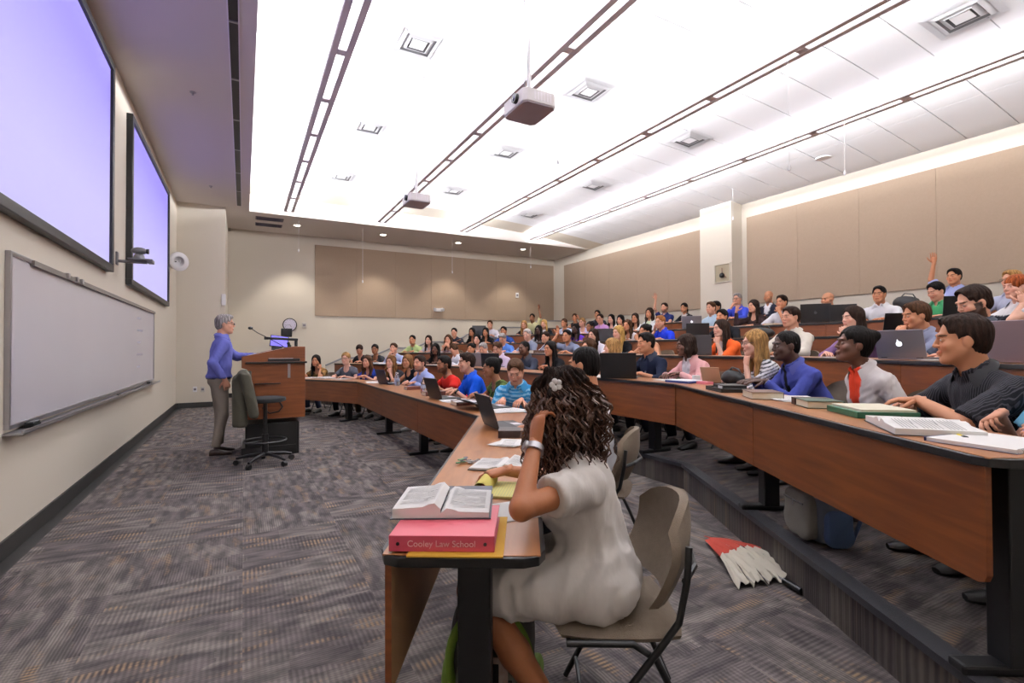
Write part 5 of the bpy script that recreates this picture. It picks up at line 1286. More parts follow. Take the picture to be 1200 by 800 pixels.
def open_book(px, py, row, label, w=.19, d=.25, h1=.02, h2=.02, turn=0, cover='#2c2c34', dz=0, tabs=False, pos=None, cat='book'):
    t = put('open_book', px, py, row, label, cat, turn, dz)
    if pos is not None: t.location = pos
    MB().box(-w-.006, w+.006, -d/2-.005, d/2+.005, 0, .003).build('cover', mat('cover_'+cover[1:], cover, .5), t)
    for sg, h in ((-1, h1), (1, h2)):
        P = pages(w, d, h); m_ = MB()
        top = [[(sg*p[0], p[1], p[2]+.003) for p in r] for r in P]; bot = [[(sg*p[0], p[1], .003) for p in r] for r in P]
        m_.grid(top if sg < 0 else [r[::-1] for r in top]); n = len(P)
        for side in (0, 1):
            q = [[top[i][side], bot[i][side]] for i in range(n)]; m_.grid(q if (side == 0) == (sg < 0) else [r[::-1] for r in q])
        q = [[top[-1][0], bot[-1][0]], [top[-1][1], bot[-1][1]]]; m_.grid(q if sg > 0 else [r[::-1] for r in q])
        pg = m_.build('pages', M_paper, t, smooth=True)
        ln = MB()
        for q in range(int(d/.012)-4):
            y = d/2-.03-q*.011
            x0, x1 = w*.16, w*(.9 if q % 7 != 5 else .5)
            za, zb = top[1][0][2], top[-1][0][2]
            ln.add([(sg*x0, y, za+.0012), (sg*x1, y, zb+.0016), (sg*x1, y-.0035, zb+.0016), (sg*x0, y-.0035, za+.0012)], [(0, 1, 2, 3)] if sg < 0 else [(3, 2, 1, 0)])
        ln.build('print_lines', M_print, pg)['kind'] = 'stuff'
    if tabs:
        for q, c in enumerate(('#3f8fd0', '#3f8fd0', '#58a7e0', '#3f8fd0', '#6bb4e8', '#3f8fd0')): MB().box(w-.03-q*.025, w-.014-q*.025, -d/2-.008, -d/2+.004, .004+.002*q, .006+.002*q).build('index_tab', mat('tab_'+c[1:], c, .5), t)
    return t
def book(px, py, row, label, w=.17, d=.25, h=.05, col='#4a2018', turn=0, dz=0, spine=None, band=None):
    t = put('book', px, py, row, label, 'book', turn, dz)
    M = mat('cover_'+col[1:], col, .45)
    MB().box(-w/2, w/2, -d/2, d/2, h-.003, h).box(-w/2, w/2, -d/2, d/2, 0, .003).box(-w/2, -w/2+.003, -d/2, d/2, .003, h-.003).build('cover', M, t)
    MB().box(-w/2+.003, w/2-.006, -d/2+.005, d/2-.005, .003, h-.003).build('page_block', M_page, t)
    if band: MB().box(-w/2-.0008, w/2, -d/2-.0008, -d/2+.06, .0, h+.0006).build('band', mat('band_'+band[1:], band, .5), t)
    return t
def papers(px, py, row, label, w=.216, d=.279, n=3, turn=0, name='papers', col=None, dz=0):
    t = put(name, px, py, row, label, 'papers', turn, dz); r_ = random.Random(px*7+py)
    for i in range(n):
        z = .0006+i*.0022
        o = MB().box(-w/2, w/2, -d/2, d/2, z, z+.0014).build('sheet', M_paper if col is None else col, t); o.rotation_euler[2] = r_.uniform(-.25, .25) if i else 0; o.location = (r_.uniform(-.03, .03) if i else 0, r_.uniform(-.02, .02) if i else 0, 0)
    ln = MB()
    for q in range(14): ln.box(-w/2+.025, w/2-.03-(q % 5 == 4)*.06, d/2-.04-q*.015, d/2-.036-q*.015, .0021+(n-1)*.0022-.0001, .0022+(n-1)*.0022)
    o = ln.build('print_lines', M_print, t.children[-1] if n else t); o['kind'] = 'stuff'
    return t
def bottle(px, py, row, label):
    t = put('water_bottle', px, py, row, label, 'bottle', group='clear water bottles in the front row')
    g = mat('clear_plastic', '#dfe6ee', .1); nodes(g)[1].inputs['Transmission Weight'].default_value = .9
    MB().tube([(0, 0, .002), (0, 0, .01), (0, 0, .10), (0, 0, .13), (0, 0, .165), (0, 0, .185)], [.028, .032, .032, .030, .013, .012], 14).build('body', g, t, smooth=True)
    MB().cyl((0, 0, .185), (0, 0, .20), .014, 12).build('cap', M_white, t); MB().tube([(0, 0, .07), (0, 0, .11)], .0326, 14, cap=False).build('wrapper', mat('bottle_wrapper', '#a9b9d4', .5), t)
# ---- front row, nearest desk

u1 = np.array([SN, CS]); n1 = np.array([CS, -SN])              # along the wing (away), towards the audience
def W1(a, b, z=0): e = Q1-u1*2.81; q = e+u1*a+n1*b; return np.array([q[0], q[1], DH+z])   # a metres from the near end, b from the front edge
t = empty('legal_folder', W1(.16, .20, .001), math.atan2(SN, -CS)*0+math.atan2(CS, SN)-math.pi/2, 'yellow cardboard folder under the pink binder at the desk end', 'folder'); MB().box(-.115, .145, -.165, .15, 0, .004).build('cover', mat('folder_yellow', '#c9992e', .7), t)
# binder: spine faces the desk end; local +Y to the front of the room -> use an along-wing frame
RB = math.atan2(u1[1], u1[0])-math.pi/2                          # local +Y along the wing, +X to the audience
t = empty('ring_binder', W1(.155, .175, .0055), RB, 'pink ring binder with white lettering on its spine at the near desk end', 'binder')
M_pink = mat('binder_pink', '#c2465c', .42, bump=.1, bscale=500); M_pinkt = mat('binder_pink_top', '#d2606f', .42)
MB().box(-.145, .145, -.13, .14, .040, .043).build('cover', M_pinkt, t, bevel=.001); MB().box(-.145, .145, -.13, .14, 0, .003).build('cover', M_pink, t)
sp_ = MB().box(-.145, .145, -.133, -.129, 0, .043).build('spine', M_pink, t, bevel=.001)
MB().box(-.140, .138, -.12, .132, .004, .036).build('page_block', M_paper, t)
for x in (-.12, .12): MB().cyl((x, -.1345, .021), (x, -.132, .021), .005, 12).build('rivet', M_black, sp_)
text_obj('Cooley Law School', .024, 'lettering', mat('lettering_white', '#e3b3ba', .5), sp_, Matrix.Translation((0, -.1338, .021)) @ Matrix.Rotation(math.pi/2, 4, 'X'))
ob = open_book(505, 590, 1, 'thick open textbook lying on the pink binder', w=.145, d=.24, h1=.036, h2=.020, cover='#3b3d49', pos=tuple(W1(.275, .145, .0495)))
ob.rotation_euler[2] = RB+.04; ob.rotation_euler[0] = .0
MB().cbox((0, .03, -.026), (.28, .16, .05)).build('page_block', M_page, ob) if False else None
# support below the far half of the book: a second closed text
t = empty('book', W1(.40, .155, .001), RB+.03, 'closed grey textbook under the open textbook', 'book'); MB().box(-.13, .13, -.09, .12, 0, .004).box(-.13, .13, -.09, .12, .043, .047).build('cover', mat('cover_3b3d49', '#3b3d49', .5), t); MB().box(-.125, .122, -.085, .115, .004, .043).build('page_block', M_page, t)
# legal pad with its first pages rolled over
t = empty('legal_pad', W1(.62, .375, .001), RB-.12, 'yellow legal pad with its front pages curled over', 'notepad')
M_ypad = mat('legal_yellow', '#d8cf86', .8); MB().box(-.15, .15, -.105, .105, 0, .008).build('pad', M_ypad, t)
ln = MB()
for q in range(24): ln.box(-.12+q*.011, -.119+q*.011, -.1, .1, .0081, .0083)
o = ln.build('ruled_lines', mat('rule_blue', '#9fa88c', .8), t); o['kind'] = 'stuff'
cu = MB(); P = []
for i in range(15):
    a = -.5+i*.38; r = .022+.0012*i; P.append([(-.15+.022-r*math.cos(a)*1.0-.005, -.105, .026+r*math.sin(a)), (-.15+.022-r*math.cos(a)*1.0-.005, .105, .026+r*math.sin(a))])
cu.grid(P); cu.grid([[(p[0], p[1], p[2]+.0015) for p in r][::-1] for r in P]); cu.build('curled_pages', mat('legal_yellow_back', '#c9b95e', .8), t, smooth=True)
t = empty('papers', W1(.40, .385, .001), RB+.45, 'loose white sheet beside the yellow legal pad', 'papers'); MB().box(-.11, .12, -.10, .09, 0, .002).build('sheet', M_paper, t)
t = empty('pen', W1(.40, .275, .007), RB+.12, 'blue ballpoint pen between the open textbook and the white sheet', 'pen')
MB().cyl((0, -.07, 0), (0, .06, 0), .0052, 8).build('barrel', mat('pen_blue', '#2b2f78', .3), t, smooth=True); MB().cyl((0, .06, 0), (0, .075, 0), .004, 8, .0015).build('tip', M_alu, t); MB().box(-.0015, .0015, -.068, -.03, .005, .008).build('clip', M_alu, t)
# beaded coil with keys
t = empty('key_bundle', W1(1.10, .12, .001), RB, 'bundle of keys with green and silver tags on the desk edge', 'keys'); rk = random.Random(3)
for q in range(8):
    a = rk.uniform(0, 6.28); c = np.array([rk.uniform(-.035, .05), rk.uniform(-.03, .03), .006+.005*(q % 3)])
    o = MB().cbox(c, (.045, .016, .003), rz=a, rx=rk.uniform(-.4, .4)).cyl(c+np.array([.02*math.cos(a), .02*math.sin(a), -.002]), c+np.array([.02*math.cos(a), .02*math.sin(a), .002]), .011, 8)
    o.build('key', [M_alu, mat('tag_green', '#4f8a5c', .4), mat('tag_purple', '#4b4460', .4), M_alu][q % 4], t)
m_ = MB(); m_.tube([(.02*math.cos(a/8*math.pi), .02*math.sin(a/8*math.pi), .012) for a in range(17)], .0018, 5, cap=False); m_.build('key_ring', M_alu, t)
b_ = open_book(582, 540, 1, 'open book with cream pages under the hand of the person in the cream dress', w=.15, d=.21, h1=.010, h2=.024, cover='#2c3038'); b_.rotation_euler[2] = RB-.2; b_.location = W1(1.03, .31, .001)
b_ = papers(590, 508, 1, 'small white notebook by the hand of the person in the white t-shirt', w=.13, d=.18, n=5); b_.rotation_euler[2] = RB-.3; b_.location = W1(1.60, .31, .001)
b_ = book(597, 497, 1, 'thick dark red and black book beside the white notebook', w=.16, d=.20, h=.045, col='#2a1a1a', band='#6b4a2a'); b_.location = W1(1.86, .33, .001)
laptop(566, 492, 1, 'open black laptop at the bend of the front row, nearest one', turn=.4).location = W1(2.22, .26, .001)
papers(604, 481, 1, 'white page stack on the front row desk in front of the striped polo shirt', n=5)
laptop(588, 477, 1, 'open black laptop under the hands of the turquoise striped polo shirt', tilt=70, w=.33)
laptop(521, 467, 1, 'open black laptop in front of the bright blue polo shirt', turn=.1)
papers(534, 470, 1, 'white papers beside the black laptop of the bright blue polo shirt', n=5); book(545, 474, 1, 'thick dark book with white top, front row by the green blouse', col='#3c1a18', h=.045); papers(546, 471, 1, 'small cream notebook on a dark book in the front row', w=.15, d=.2, n=4, dz=.047)
book(508, 463, 1, 'dark red thick book in front of the red t-shirt', col='#47201c', h=.05); bottle(496, 461, 1, 'clear bottle with orange tint beside the dark red book')
book(486, 456, 1, 'brown book in front of the light blue shirt', col='#5a2c20', h=.04); laptop(457, 450, 1, 'open dark blue laptop in front of the dark grey top, front row', lid=mat('laptop_navy', '#20263a', .3), turn=.2)
bottle(466, 452, 1, 'clear water bottle right of the dark blue laptop, nearer one'); bottle(470, 451, 1, 'clear water bottle right of the dark blue laptop, farther one')
papers(441, 448, 1, 'spread white papers in front of the navy blouse', w=.42, d=.3, n=3); open_book(397, 442, 1, 'open white book in front of the dark grey short-sleeved top'); papers(377, 442, 1, 'white papers in front of the brown patterned top', w=.4, n=2); papers(415, 443, 1, 'white sheets between the grey top and the navy blouse', w=.3, n=2)
# ---- second row
papers(702, 441, 2, 'white papers left of the black laptop, second row', w=.3, n=4)
laptop(726, 443, 2, 'large black laptop with its lid to the camera, second row beside the navy shirt', w=.38, h=.26, tilt=8, turn=.75)
papers(790, 446, 2, 'white papers in front of the pale pink blazer', w=.3, n=3); t = put('ring_binder', 803, 448, 2, 'flat blue binder under papers in front of the pink blazer', 'binder'); MB().box(-.14, .14, -.12, .12, 0, .02).build('cover', mat('binder_blue', '#2a3a78', .4), t, bevel=.003); MB().box(-.13, .13, -.11, .115, .0201, .024).build('sheet', M_paper, t)
t = put('carton', 816, 447, 2, 'small white carton right of the pale pink blazer', 'carton'); MB().box(-.03, .03, -.03, .03, 0, .06).build('box', M_white, t, bevel=.002); MB().box(-.031, .031, -.031, .031, .045, .0505).build('lid', M_paper, t)
t = put('sticky_notes', 826, 450, 2, 'pink pad of sticky notes on the second row desk', 'sticky notes'); MB().box(-.06, .06, -.04, .04, 0, .022).build('pad', mat('sticky_pink', '#d07884', .7), t); MB().box(-.059, .059, -.039, .039, .022, .0235).build('top_sheet', mat('sticky_pink_top', '#e08c98', .7), t)
t = put('tablet', 836, 449, 2, 'tan tablet in a folding stand left of the striped top', 'tablet', .2); l = MB().box(-.09, .09, 0, .009, 0, .15).build('tablet_body', mat('tablet_tan', '#a98a6c', .4), t, bevel=.003); l.rotation_euler[0] = math.radians(-20); l.location = (0, .02, .01); MB().box(-.08, .08, -.002, 0, .01, .14).build('screen', M_scr, l); MB().box(-.09, .09, -.12, .03, 0, .008).build('stand', M_black, t)
t = put('document_tray', 853, 458, 2, 'black tray holding a book in front of the striped top', 'tray'); MB().box(-.16, .16, -.11, .11, 0, .008).box(-.16, .16, .10, .11, .008, .03).box(-.16, -.15, -.11, .11, .008, .03).box(.15, .16, -.11, .11, .008, .03).build('tray_base', M_black, t, bevel=.002); MB().box(-.12, .08, -.09, .08, .009, .05).build('book_block', M_black, t); MB().box(-.10, -.02, .0805, .081, .015, .045).build('white_label', M_paper, t)
book(893, 466, 2, 'brown book with cream pages in front of the violet-blue shirt', w=.19, d=.24, h=.045, col='#5b4238', turn=1.4)
papers(931, 468, 2, 'white papers and open folder right of the brown book', w=.3, n=4); open_book(925, 470, 2, 'thin open notebook in front of the violet-blue shirt', w=.12, d=.2, h1=.004, h2=.004) if False else None
book(957, 476, 2, 'cream-paged book with black and green cover before the orange top', w=.18, d=.24, h=.04, col='#1d3a28', turn=1.4, band='#3a1412')
t = put('ring_binder', 1020, 486, 2, 'dark green binder topped with papers under the pinstriped arm', 'binder', 1.45); MB().box(-.13, .13, -.15, .15, .0, .03).build('cover', mat('binder_green', '#14523a', .4), t, bevel=.003); MB().box(-.12, .11, -.14, .14, .0301, .040).build('page_block', M_page, t)
open_book(1078, 503, 2, 'large open book with blue index tabs on the second row desk', w=.19, d=.27, h1=.03, h2=.03, turn=-.35, cover='#2b2b30', tabs=True)
t = put('highlighter', 1122, 513, 2, 'yellow highlighter beside the large open book', 'highlighter', 1.2); MB().cyl((0, -.05, .009), (0, .05, .009), .008, 8).build('barrel', mat('highlight_yellow', '#e0c82a', .4), t, smooth=True); MB().cyl((0, .05, .009), (0, .07, .009), .009, 8).build('cap', M_black, t)
t = put('spiral_notebook', 1166, 520, 2, 'white spiral notebook with navy cover at the second row desk end', 'notebook', .4); MB().box(-.12, .12, -.15, .15, .001, .013).build('page_block', M_paper, t); MB().box(-.125, .125, -.155, .155, 0, .001).box(.12, .125, -.155, .155, .001, .013).build('cover', mat('cover_navy', '#1c1f55', .4), t)
for q in range(20): MB().tube([(-.125+.008*math.cos(a*math.pi/4), -.14+q*.0147, .008+.008*math.sin(a*math.pi/4)) for a in range(9)], .0009, 4, cap=False).build('coil', M_alu, t)
# ---- upper rows
laptop(1066, 422, 3, 'silver laptop with a glowing round emblem on its lid, third row', lid=M_lid_silver, logo=2, tilt=16, w=.32, h=.21, turn=.5)
papers(1122, 421, 3, 'white papers between the silver laptop and the slate grey shirt', w=.26, n=4); book(1160, 421, 3, 'thick white-paged book by the rose laptop, third row', w=.2, h=.04, col='#d8d6d2')
laptop(1196, 423, 3, 'rose-grey laptop at the right picture edge, third row', lid=M_lid_rose, tilt=12, w=.34, h=.23, turn=.5)
laptop(817, 420, 3, 'dark grey laptop left of the orange blouse', lid=mat('laptop_grey', '#3a3a3e', .4), tilt=5); papers(905, 419, 3, 'white papers in front of the cream shirt, third row', n=3)
papers(985, 421, 3, 'white papers in front of the lilac top', n=3); papers(735, 413, 3, 'white papers by the black top, third row', n=3, w=.3); papers(640, 413, 3, 'white papers in front of the navy print blouse', n=3, w=.3); book(629, 413, 3, 'dark book stack in the third row beside the navy print blouse', col='#3a2414', h=.06)
papers(600, 412.5, 3, 'white papers in front of the sky blue shirt', n=3, w=.35); papers(489, 413, 3, 'white papers in front of the green shirt', n=3, w=.4)
laptop(563, 429, 2, 'grey laptop lid in front of the white shirt, second row', lid=M_lid_silver, tilt=10); laptop(590, 430, 2, 'black laptop in front of the pale pink shirt', tilt=10)
open_book(422, 427, 2, 'open cream book of the person in black v-neck, far second row'); papers(442, 427, 2, 'white papers in front of the charcoal top', n=2, w=.3); papers(530, 428, 2, 'white papers under the bent white dress shirt', n=3, w=.35); papers(503, 428, 2, 'white papers left of the black top, second row', n=3, w=.3)
laptop(712, 399, 4, 'wide dark grey laptop in the fourth row left of the blonde hair', lid=mat('laptop_grey', '#3a3a3e', .4), tilt=8, w=.38); papers(784, 400, 4, 'white papers right of the bright blue polo, fourth row', n=3, w=.35); laptop(818, 399, 4, 'black laptop in the fourth row right of the white papers', tilt=8); papers(745, 399, 4, 'white papers of the white sleeveless top', n=3)
laptop(1052, 393, 4, 'black laptop tilted back behind the folded hands, fourth row', tilt=25); laptop(811, 387, 5, 'silver laptop with a glowing emblem, fifth row', lid=M_lid_silver, logo=2, w=.36, tilt=12); papers(793, 387, 5, 'white papers left of the silver laptop, fifth row', n=3, w=.36)
laptop(955, 379.5, 5, 'large black laptop with a dull emblem in front of the salmon shirt', logo=1, tilt=6, w=.4, h=.27, turn=.6); laptop(988, 378.5, 5, 'smaller black laptop right of the large one, fifth row', tilt=6, w=.33, turn=.5); laptop(1120, 372, 5, 'black laptop in front of the green shirt', tilt=10)
papers(866, 383, 5, 'white papers and folder in front of the dark brown top', n=4, w=.3); book(906, 382, 5, 'cream book in front of the white dress shirt, fifth row', col='#c9bfae', h=.03)
laptop(561, 394.5, 5, 'dark grey laptop between the two black tops at the far end', lid=mat('laptop_grey', '#3a3a3e', .4), tilt=4, w=.4, h=.28); papers(602, 393, 5, 'white papers on the fifth row desk near the far corner', n=3, w=.35); papers(683, 391, 5, 'white sheets before the lavender top, fifth row', n=3)
papers(800, 378, 6, 'white papers in front of the black blazer', n=3, w=.3); papers(845, 373, 6, 'white sheet at the pilaster end of the back row', n=2)
def bag(px, py, row, label, w, d, h, col):
    t = put('shoulder_bag', px, py, row, label, 'bag'); M = mat('bag_'+col[1:], col, .7, bump=.4, bscale=60)
    F = Field((-w, -d, -.02), (w, d, h*1.5), .012); F.ell((0, 0, h*.42), (w/2, d/2, h*.5), 0); F.ell((w*.12, .01, h*.6), (w*.3, d*.38, h*.32), .03); F.cut((0, 0, -1), (0, 0, .0)); V, Q = F.mesh(); V = V+normals(V, Q)*(.004*hsh(V, 40))[:, None]
    add_obj('pouch', np_mesh('pouch', V, Q, M), t); MB().tube([(-w*.4, 0, h*.6), (-w*.25, 0, h*1.05), (w*.05, 0, h*1.15), (w*.35, 0, h*.6)], .009, 6).build('strap', M_black, t, smooth=True); MB().cyl((-w*.3, -d*.45, h*.5), (w*.3, -d*.45, h*.5), .004, 5).build('zip', M_alu, t); return t
bag(893, 394, 4, 'slumped black bag on the fourth row desk', .36, .22, .15, '#0e0e11'); bag(1062, 366, 6, 'black bag at the back row beside the white open-collared shirt', .36, .22, .2, '#101014')
b_ = bag(918, 440, 2, 'black camera bag held in front of the violet-blue shirt', .22, .14, .13, '#0c0c0f'); p, i = spot(915, 450, 2); b_.location = p+np.array([.12, -.07, 0])
# ================================================================ lectern and what is around it
M_lw = wood('lectern_wood', '#63331a', '#7f4724', .38, (1, 3, 12)); M_lb = mat('lectern_base', '#0d0c0c', .5)
LX, LY = -.02, 6.72
t = empty('lectern', (LX, LY, 0), 0, 'cherry wood lectern on a black base with sloping reading top', 'lectern')
MB().box(.04, .64, .06, .80, .0, .40).build('base', M_lb, t, bevel=.01); MB().box(.0, .60, .04, .84, .04, .12).build('plinth', M_lb, t)
Mx = Matrix(((1, 0, 0, 0), (0, 0, -1, .0), (0, 1, 0, 0), (0, 0, 0, 1)))
side = [(.06, .46), (.70, .46), (.70, 1.335), (.57, 1.335), (.50, 1.325), (.0, 1.215), (0, 1.08), (.06, 1.06)]
for y in (.02, .86): MB().prism(side, 0, .022, Matrix.Translation((0, y, 0)) @ Mx).build('side_panel', M_lw, t, bevel=.004)
MB().box(.06, .68, .02, .84, .46, .49).build('bottom_panel', M_lw, t); MB().box(.67, .70, .02, .84, .46, 1.33).build('front_panel', M_lw, t)
MB().prism([(0.0, 1.17), (.5, 1.28), (.5, 1.30), (0.0, 1.19)], 0, .80, Matrix.Translation((0, .84, 0)) @ Mx).build('reading_top', M_lw, t)
MB().box(.04, .72, -.03, .02, 1.128, 1.15).build('side_shelf', M_edge, t, bevel=.003); MB().box(.05, .71, -.02, .02, 1.15, 1.153).build('shelf_surface', M_lw, t)
MB().box(.57, .70, .02, .84, 1.30, 1.335).build('cabinet_top', M_lw, t)
MB().box(.50, .53, -.008, .0, .95, 1.12).build('shelf_bracket', M_alu, t); MB().box(.60, .612, -.006, .0, .02, .38).build('door_gap', M_black, t)
for z in (.68, .88): MB().box(.14, .42, -.03, 0, z, z+.012).build('pull_shelf', M_black, t)
MB().tube([(.40, .0, .68), (.44, -.05, .60), (.40, -.06, .55), (.30, -.04, .53), (.22, -.02, .60)], .009, 6).build('cable', M_black, t)
for i, (x, w) in enumerate(((.07, .26), (.28, .26))):
    o = MB().box(0, w-.04, .12+.02*i, .62, 0, .006).build('papers', M_paper, None); e = empty('papers', (LX+x, LY, 1.205+(x)*.22), 0, 'white papers on the sloping lectern top, %s stack' % ('left', 'right')[i], 'papers'); o.parent = e; o.name = 'sheet'; e.rotation_euler[1] = -.217
# document camera, monitor, microphone
t = empty('document_camera', (LX+.44, LY, 1.154), 0, 'black document camera with folding arm on the lectern side shelf', 'document camera')
MB().box(-.16, .2, -.02, .16, .0, .035).build('base', M_black, t, bevel=.006); MB().box(-.15, .12, -.015, .15, .035, .038).build('glass', M_strip, t)
MB().box(.14, .175, .02, .06, .02, .27).build('post', M_black, t, bevel=.006); MB().cbox((.10, .04, .13), (.035, .04, .22), ry=-.32).build('brace_arm', M_black, t, bevel=.006); MB().cbox((.0, .04, .275), (.36, .035, .03), ry=.05).build('top_arm', M_black, t, bevel=.006); MB().box(-.2, -.15, .02, .06, .265, .30).build('camera_head', M_black, t, bevel=.006)
t = empty('control_monitor', (LX+.40, LY+.42, 1.29), 0, 'tilted touch monitor with violet screen on the lectern', 'monitor')
s_ = MB().box(-.11, .11, -.01, .01, 0, .15).build('panel', M_black, t, bevel=.005); s_.rotation_euler = (-.2, .12, 0); s_.location = (.02, -.02, .04)
MB().box(-.10, .10, -.012, -.0095, .01, .14).build('screen', mat('violet_screen', '#6f66d8', .4, emit=.8), s_); MB().box(-.06, .06, -.03, .06, 0, .05).build('foot', M_black, t)
t = empty('speaker_unit', (LX+.52, LY+.5, 1.335), 0, 'small black speaker cube standing on the lectern top', 'speaker'); MB().box(-.055, .055, -.05, .05, .0, .02).build('foot', M_black, t); MB().box(-.065, .065, -.05, .05, .13, .24).build('cabinet', M_black, t, bevel=.006); MB().cyl((0, 0, .02), (0, 0, .13), .01, 8).build('stem', M_black, t)
t = empty('gooseneck_microphone', (LX+.50, LY+.25, 1.30), 0, 'thin black gooseneck microphone reaching towards the lecturer', 'microphone')
MB().tube([(0, 0, 0), (-.05, 0, .05), (-.2, 0, .14), (-.33, 0, .21), (-.39, 0, .255)], .006, 6).build('gooseneck', M_black, t, smooth=True); MB().sphere((-.405, 0, .265), .022, 10, 6, (1.3, 1, .9)).build('windscreen', M_black, t, smooth=True); MB().cyl((0, 0, -.005), (0, 0, .012), .03, 12).build('base', M_black, t)
# high stool with a jacket over its back
t = empty('drafting_stool', (.22, 6.33, 0), 0, 'black drafting stool with foot ring and five casters beside the lectern', 'stool')
for k in range(5):
    a = math.radians(20+72*k); d = np.array([math.cos(a), math.sin(a), 0])
    l = MB().tube([d*.03+np.array([0, 0, .12]), d*.2+np.array([0, 0, .10]), d*.30+np.array([0, 0, .075])], [.022, .018, .014], 8).build('base_spoke', M_black, t, smooth=True)
    MB().cyl(d*.30+np.array([-.02*d[1], .02*d[0], .03]), d*.30+np.array([.02*d[1], -.02*d[0], .03]), .03, 12).build('caster', M_black, l)
MB().cyl((0, 0, .1), (0, 0, .70), .022, 12).build('gas_lift', M_black, t, smooth=True); MB().cyl((0, 0, .1), (0, 0, .34), .034, 12).build('lift_sleeve', M_black, t, smooth=True)
MB().tube([(.22*math.cos(a*math.pi/14), .22*math.sin(a*math.pi/14), .27) for a in range(29)], .010, 6, cap=False).build('foot_ring', M_black, t, smooth=True)
for k in range(3): a = math.radians(90+120*k); MB().cyl((0, 0, .27), (.22*math.cos(a), .22*math.sin(a), .27), .007, 6).build('ring_spoke', M_black, t)
M_stf = mat('stool_fabric', '#17171a', .9)
MB().tube([(0, 0, .70), (0, 0, .715), (0, 0, .75), (0, 0, .76)], [.17, .215, .215, .17], 24).build('seat', M_stf, t, smooth=True)
MB().box(-.20, -.10, -.02, .02, .69, .71).box(-.21, -.19, -.02, .02, .70, .95).build('back_post', M_black, t); MB().tube([(-.21, -.16, .93), (-.235, -.1, .93), (-.245, 0, .93), (-.235, .1, .93), (-.21, .16, .93)], .02, 6, flat=6).build('backrest', M_stf, t, smooth=True)
F = Field((-.36, -.34, .3), (.06, .34, 1.2), .012)
F.cap((-.22, -.20, 1.01), (-.22, .20, 1.01), .055, .055, .03); F.cap((-.27, -.15, .96), (-.25, -.17, .50), .055, .07, .04); F.cap((-.27, .13, .96), (-.25, .15, .50), .055, .07, .04); F.cap((-.275, 0, .95), (-.26, 0, .50), .05, .055, .06)
F.cap((-.20, -.22, 1.0), (-.12, -.24, .60), .05, .05, .03); F.cap((-.20, .22, 1.0), (-.12, .24, .62), .05, .05, .03); F.ell((-.17, 0, .88), (.03, .18, .14), .03)
F.cut((0, 0, -1), (0, 0, .465)); V, Q = F.mesh(); V = V+normals(V, Q)*(.008*(1-2*np.abs(hsh(V*np.array([1, 1, .4]), 26))))[:, None]
j_ = empty('draped_jacket', (.22, 6.33, 0), 0, 'olive brown suit jacket hung over the back of the drafting stool', 'jacket'); add_obj('cloth', np_mesh('cloth', V, Q, mat('jacket_olive', '#3d3a2e', .9, bump=.3, bscale=200)), j_)
m_ = MB(); m_.tube([(-.16, -.05, .98), (-.155, 0, 1.045), (-.16, .05, .98)], .018, 6, flat=1); m_.build('collar', mat('jacket_collar', '#343126', .9), j_, smooth=True)
# ================================================================ on the floor
# red and white umbrella
p0 = onz(936, 691, .02); p1 = onz(835, 632, .02)     # handle end, canopy point end
ax = (p1-p0); ax[2] = 0; Lu = np.linalg.norm(ax); ax /= Lu; pr = np.array([-ax[1], ax[0], 0])
t = empty('folded_umbrella', (p0[0], p0[1], 0), math.atan2(ax[1], ax[0]), 'red and white umbrella lying half folded on the carpet below the step', 'umbrella')
MB().cyl((-.02, 0, .022), (.10, 0, .024), .017, 12).build('handle', M_black, t, smooth=True); MB().cyl((.10, 0, .024), (Lu*.98, 0, .03), .005, 8).build('shaft', M_alu, t); MB().cyl((Lu*.98, 0, .03), (Lu*1.12, 0, .012), .006, 8, .003).build('tip', mat('umbrella_red', '#a12a1a', .6), t)
for k in range(6):
    a0, a1 = [-0.42+.14*q for q in (k, k+1)]; m_ = MB(); P = []; red = k in (0, 3, 4) 
    for i in range(9):
        s_ = i/8; r0 = .05+.0*s_; x = Lu*1.0-(Lu*.86)*s_; row = []
        for j in range(7):
            v = j/6; aa = a0+(a1-a0)*v; y = aa*(.25+1.0*s_)*.55; z = .012+.075*math.sin(math.pi*min(1, s_*.9+.1))*(1-.55*abs(aa)/.42)+.012*math.sin(j*2.1+k*1.7+i*1.3)*s_+.02*math.sin(v*math.pi)*s_
            row.append((x+.03*math.sin(v*math.pi)*s_, y, max(.004, z)))
        P.append(row)
    for rows, mt in ((P[:5], mat('umbrella_red_cloth', '#a3301d', .75)), (P[4:], mat('umbrella_white', '#d5cfc0', .75))):
        m_ = MB(); m_.grid(rows); m_.grid([[(a, b, max(.002, c-.003)) for a, b, c in r][::-1] for r in rows]); m_.build('canopy_panel', mt, t, smooth=True)
    MB().cyl((Lu*.97, 0, .03), (Lu*.14, a0*.7, .03), .0022, 5).build('rib', M_alu, t)
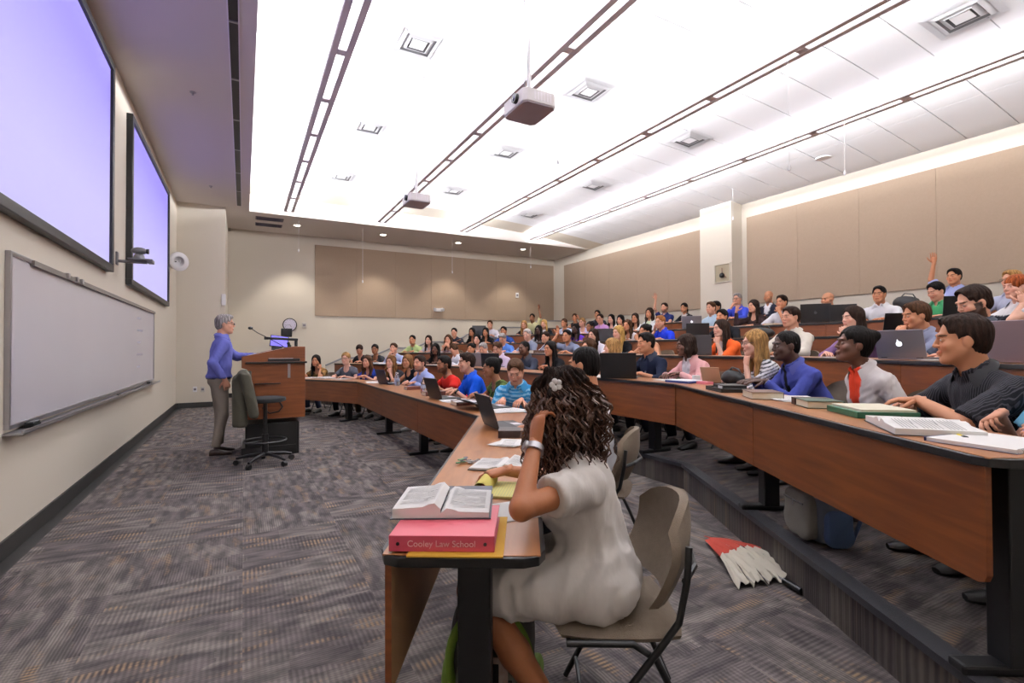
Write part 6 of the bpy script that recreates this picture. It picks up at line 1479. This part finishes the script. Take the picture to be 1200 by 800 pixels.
def backpack(name, pos, rz, label, c1, c2, c3, w=.32, d=.2, h=.44):
    t = empty(name, pos, rz, label, 'backpack'); M1, M2, M3 = (mat('pack_'+c[1:], c, .8, bump=.4, bscale=120) for c in (c1, c2, c3))
    def blob(nm, c, r, M, cutz=None, pw=None):
        F = Field(np.array(c)-np.array(r)*1.25, np.array(c)+np.array(r)*1.25, .009)
        x, y, z = F.pts((slice(None),)*3); F.D = ((np.abs((x-c[0])/r[0])**4+np.abs((y-c[1])/r[1])**4+np.abs((z-c[2])/r[2])**4)**.25-1)*min(r)
        if cutz is not None: F.cut((0, 0, -1), (0, 0, cutz))
        V, Q = F.mesh(); V = V+normals(V, Q)*(.004*hsh(V, 30))[:, None]; return add_obj(nm, np_mesh(nm, V, Q, M), t)
    b = blob('main_compartment', (0, 0, h/2), (w/2, d/2, h/2), M1, .002); f = blob('front_pocket', (0, d*.5, h*.34), (w*.38, d*.25, h*.3), M2, .002)
    for sd in (1, -1): blob('side_pocket', (sd*w*.5, 0, h*.25), (w*.1, d*.36, h*.22), M3, .002)
    for sd in (1, -1): MB().tube([(sd*w*.25, -d*.45, h*.95), (sd*w*.30, -d*.8, h*.8), (sd*w*.34, -d*.85, h*.4), (sd*w*.38, -d*.5, h*.08)], .022, 6, flat=.3).build('shoulder_strap', M3, t, smooth=True)
    MB().tube([(-.04, -d*.2, h*.98), (-.035, -d*.2, h*1.08), (.035, -d*.2, h*1.08), (.04, -d*.2, h*.98)], .009, 6).build('top_handle', M_black, t, smooth=True)
    MB().tube([(-w*.42, d*.3, h*.3), (-w*.40, d*.34, h*.75), (-w*.2, d*.36, h*.95), (w*.2, d*.36, h*.95), (w*.40, d*.34, h*.75), (w*.42, d*.3, h*.3)], .005, 5).build('zip', M_alu, b, smooth=True)
    MB().cyl((-w*.28, d*.74, h*.5), (w*.28, d*.74, h*.5), .005, 5).build('zip', M_black, f); MB().box(-.003, .003, d*.75, d*.77, h*.44, h*.5).build('zip_pull', M_alu, f)
    return t
bp = onz(965, 634, tier_z(2)); backpack('backpack', (bp[0]+.02, bp[1]+.03, tier_z(2)), math.radians(62), 'grey and blue backpack on the step under the second row desk', '#5a616c', '#6e6a63', '#46597a')
p = onz(578, 765, .2); g = backpack('backpack', (p[0], p[1], 0), math.radians(146), 'green and grey backpack with printed patch beside the near desk leg', '#4a4a44', '#55584e', '#5f7a26', w=.30, d=.2, h=.40)
MB().tube([(.14*math.cos(a*math.pi/16), .095, .22+.185*math.sin(a*math.pi/16)) for a in range(-4, 21)], .016, 8).build('green_trim', mat('pack_green_trim', '#6b8a2c', .8), g, smooth=True)
MB().box(-.07, .07, .152, .156, .06, .28).build('printed_patch', mat('patch_print', '#b9b0a4', .7, noise='#7a4a44', nscale=30), g); MB().box(-.04, .04, .156, .159, .20, .26).build('black_patch', M_black, g)
# pen in the hand at the right edge
q = [x for x in PEOPLE if x[0] == 1246][0]; Wp = q[2]['W1']; hd = q[2]['hd1'][0]; hd = hd/np.linalg.norm(hd)
mw = Matrix.Translation(q[1].location) @ Matrix.Rotation(q[1].rotation_euler[2], 4, 'Z')
a_ = mw @ Vector(Wp+hd*.10+np.array([0, 0, -.02])); b_ = mw @ Vector(Wp+hd*.06+np.array([-.03, -.04, .10]))
t = empty('pen', a_, 0, 'blue pen held by the person in light turquoise', 'pen'); MB().cyl((0, 0, 0), b_-a_, .0045, 8).build('barrel', mat('pen_bright_blue', '#2038c0', .3), t); MB().cyl((a_-b_)*.06, (0, 0, 0), .001, 6, .0035).build('tip', M_alu, t)
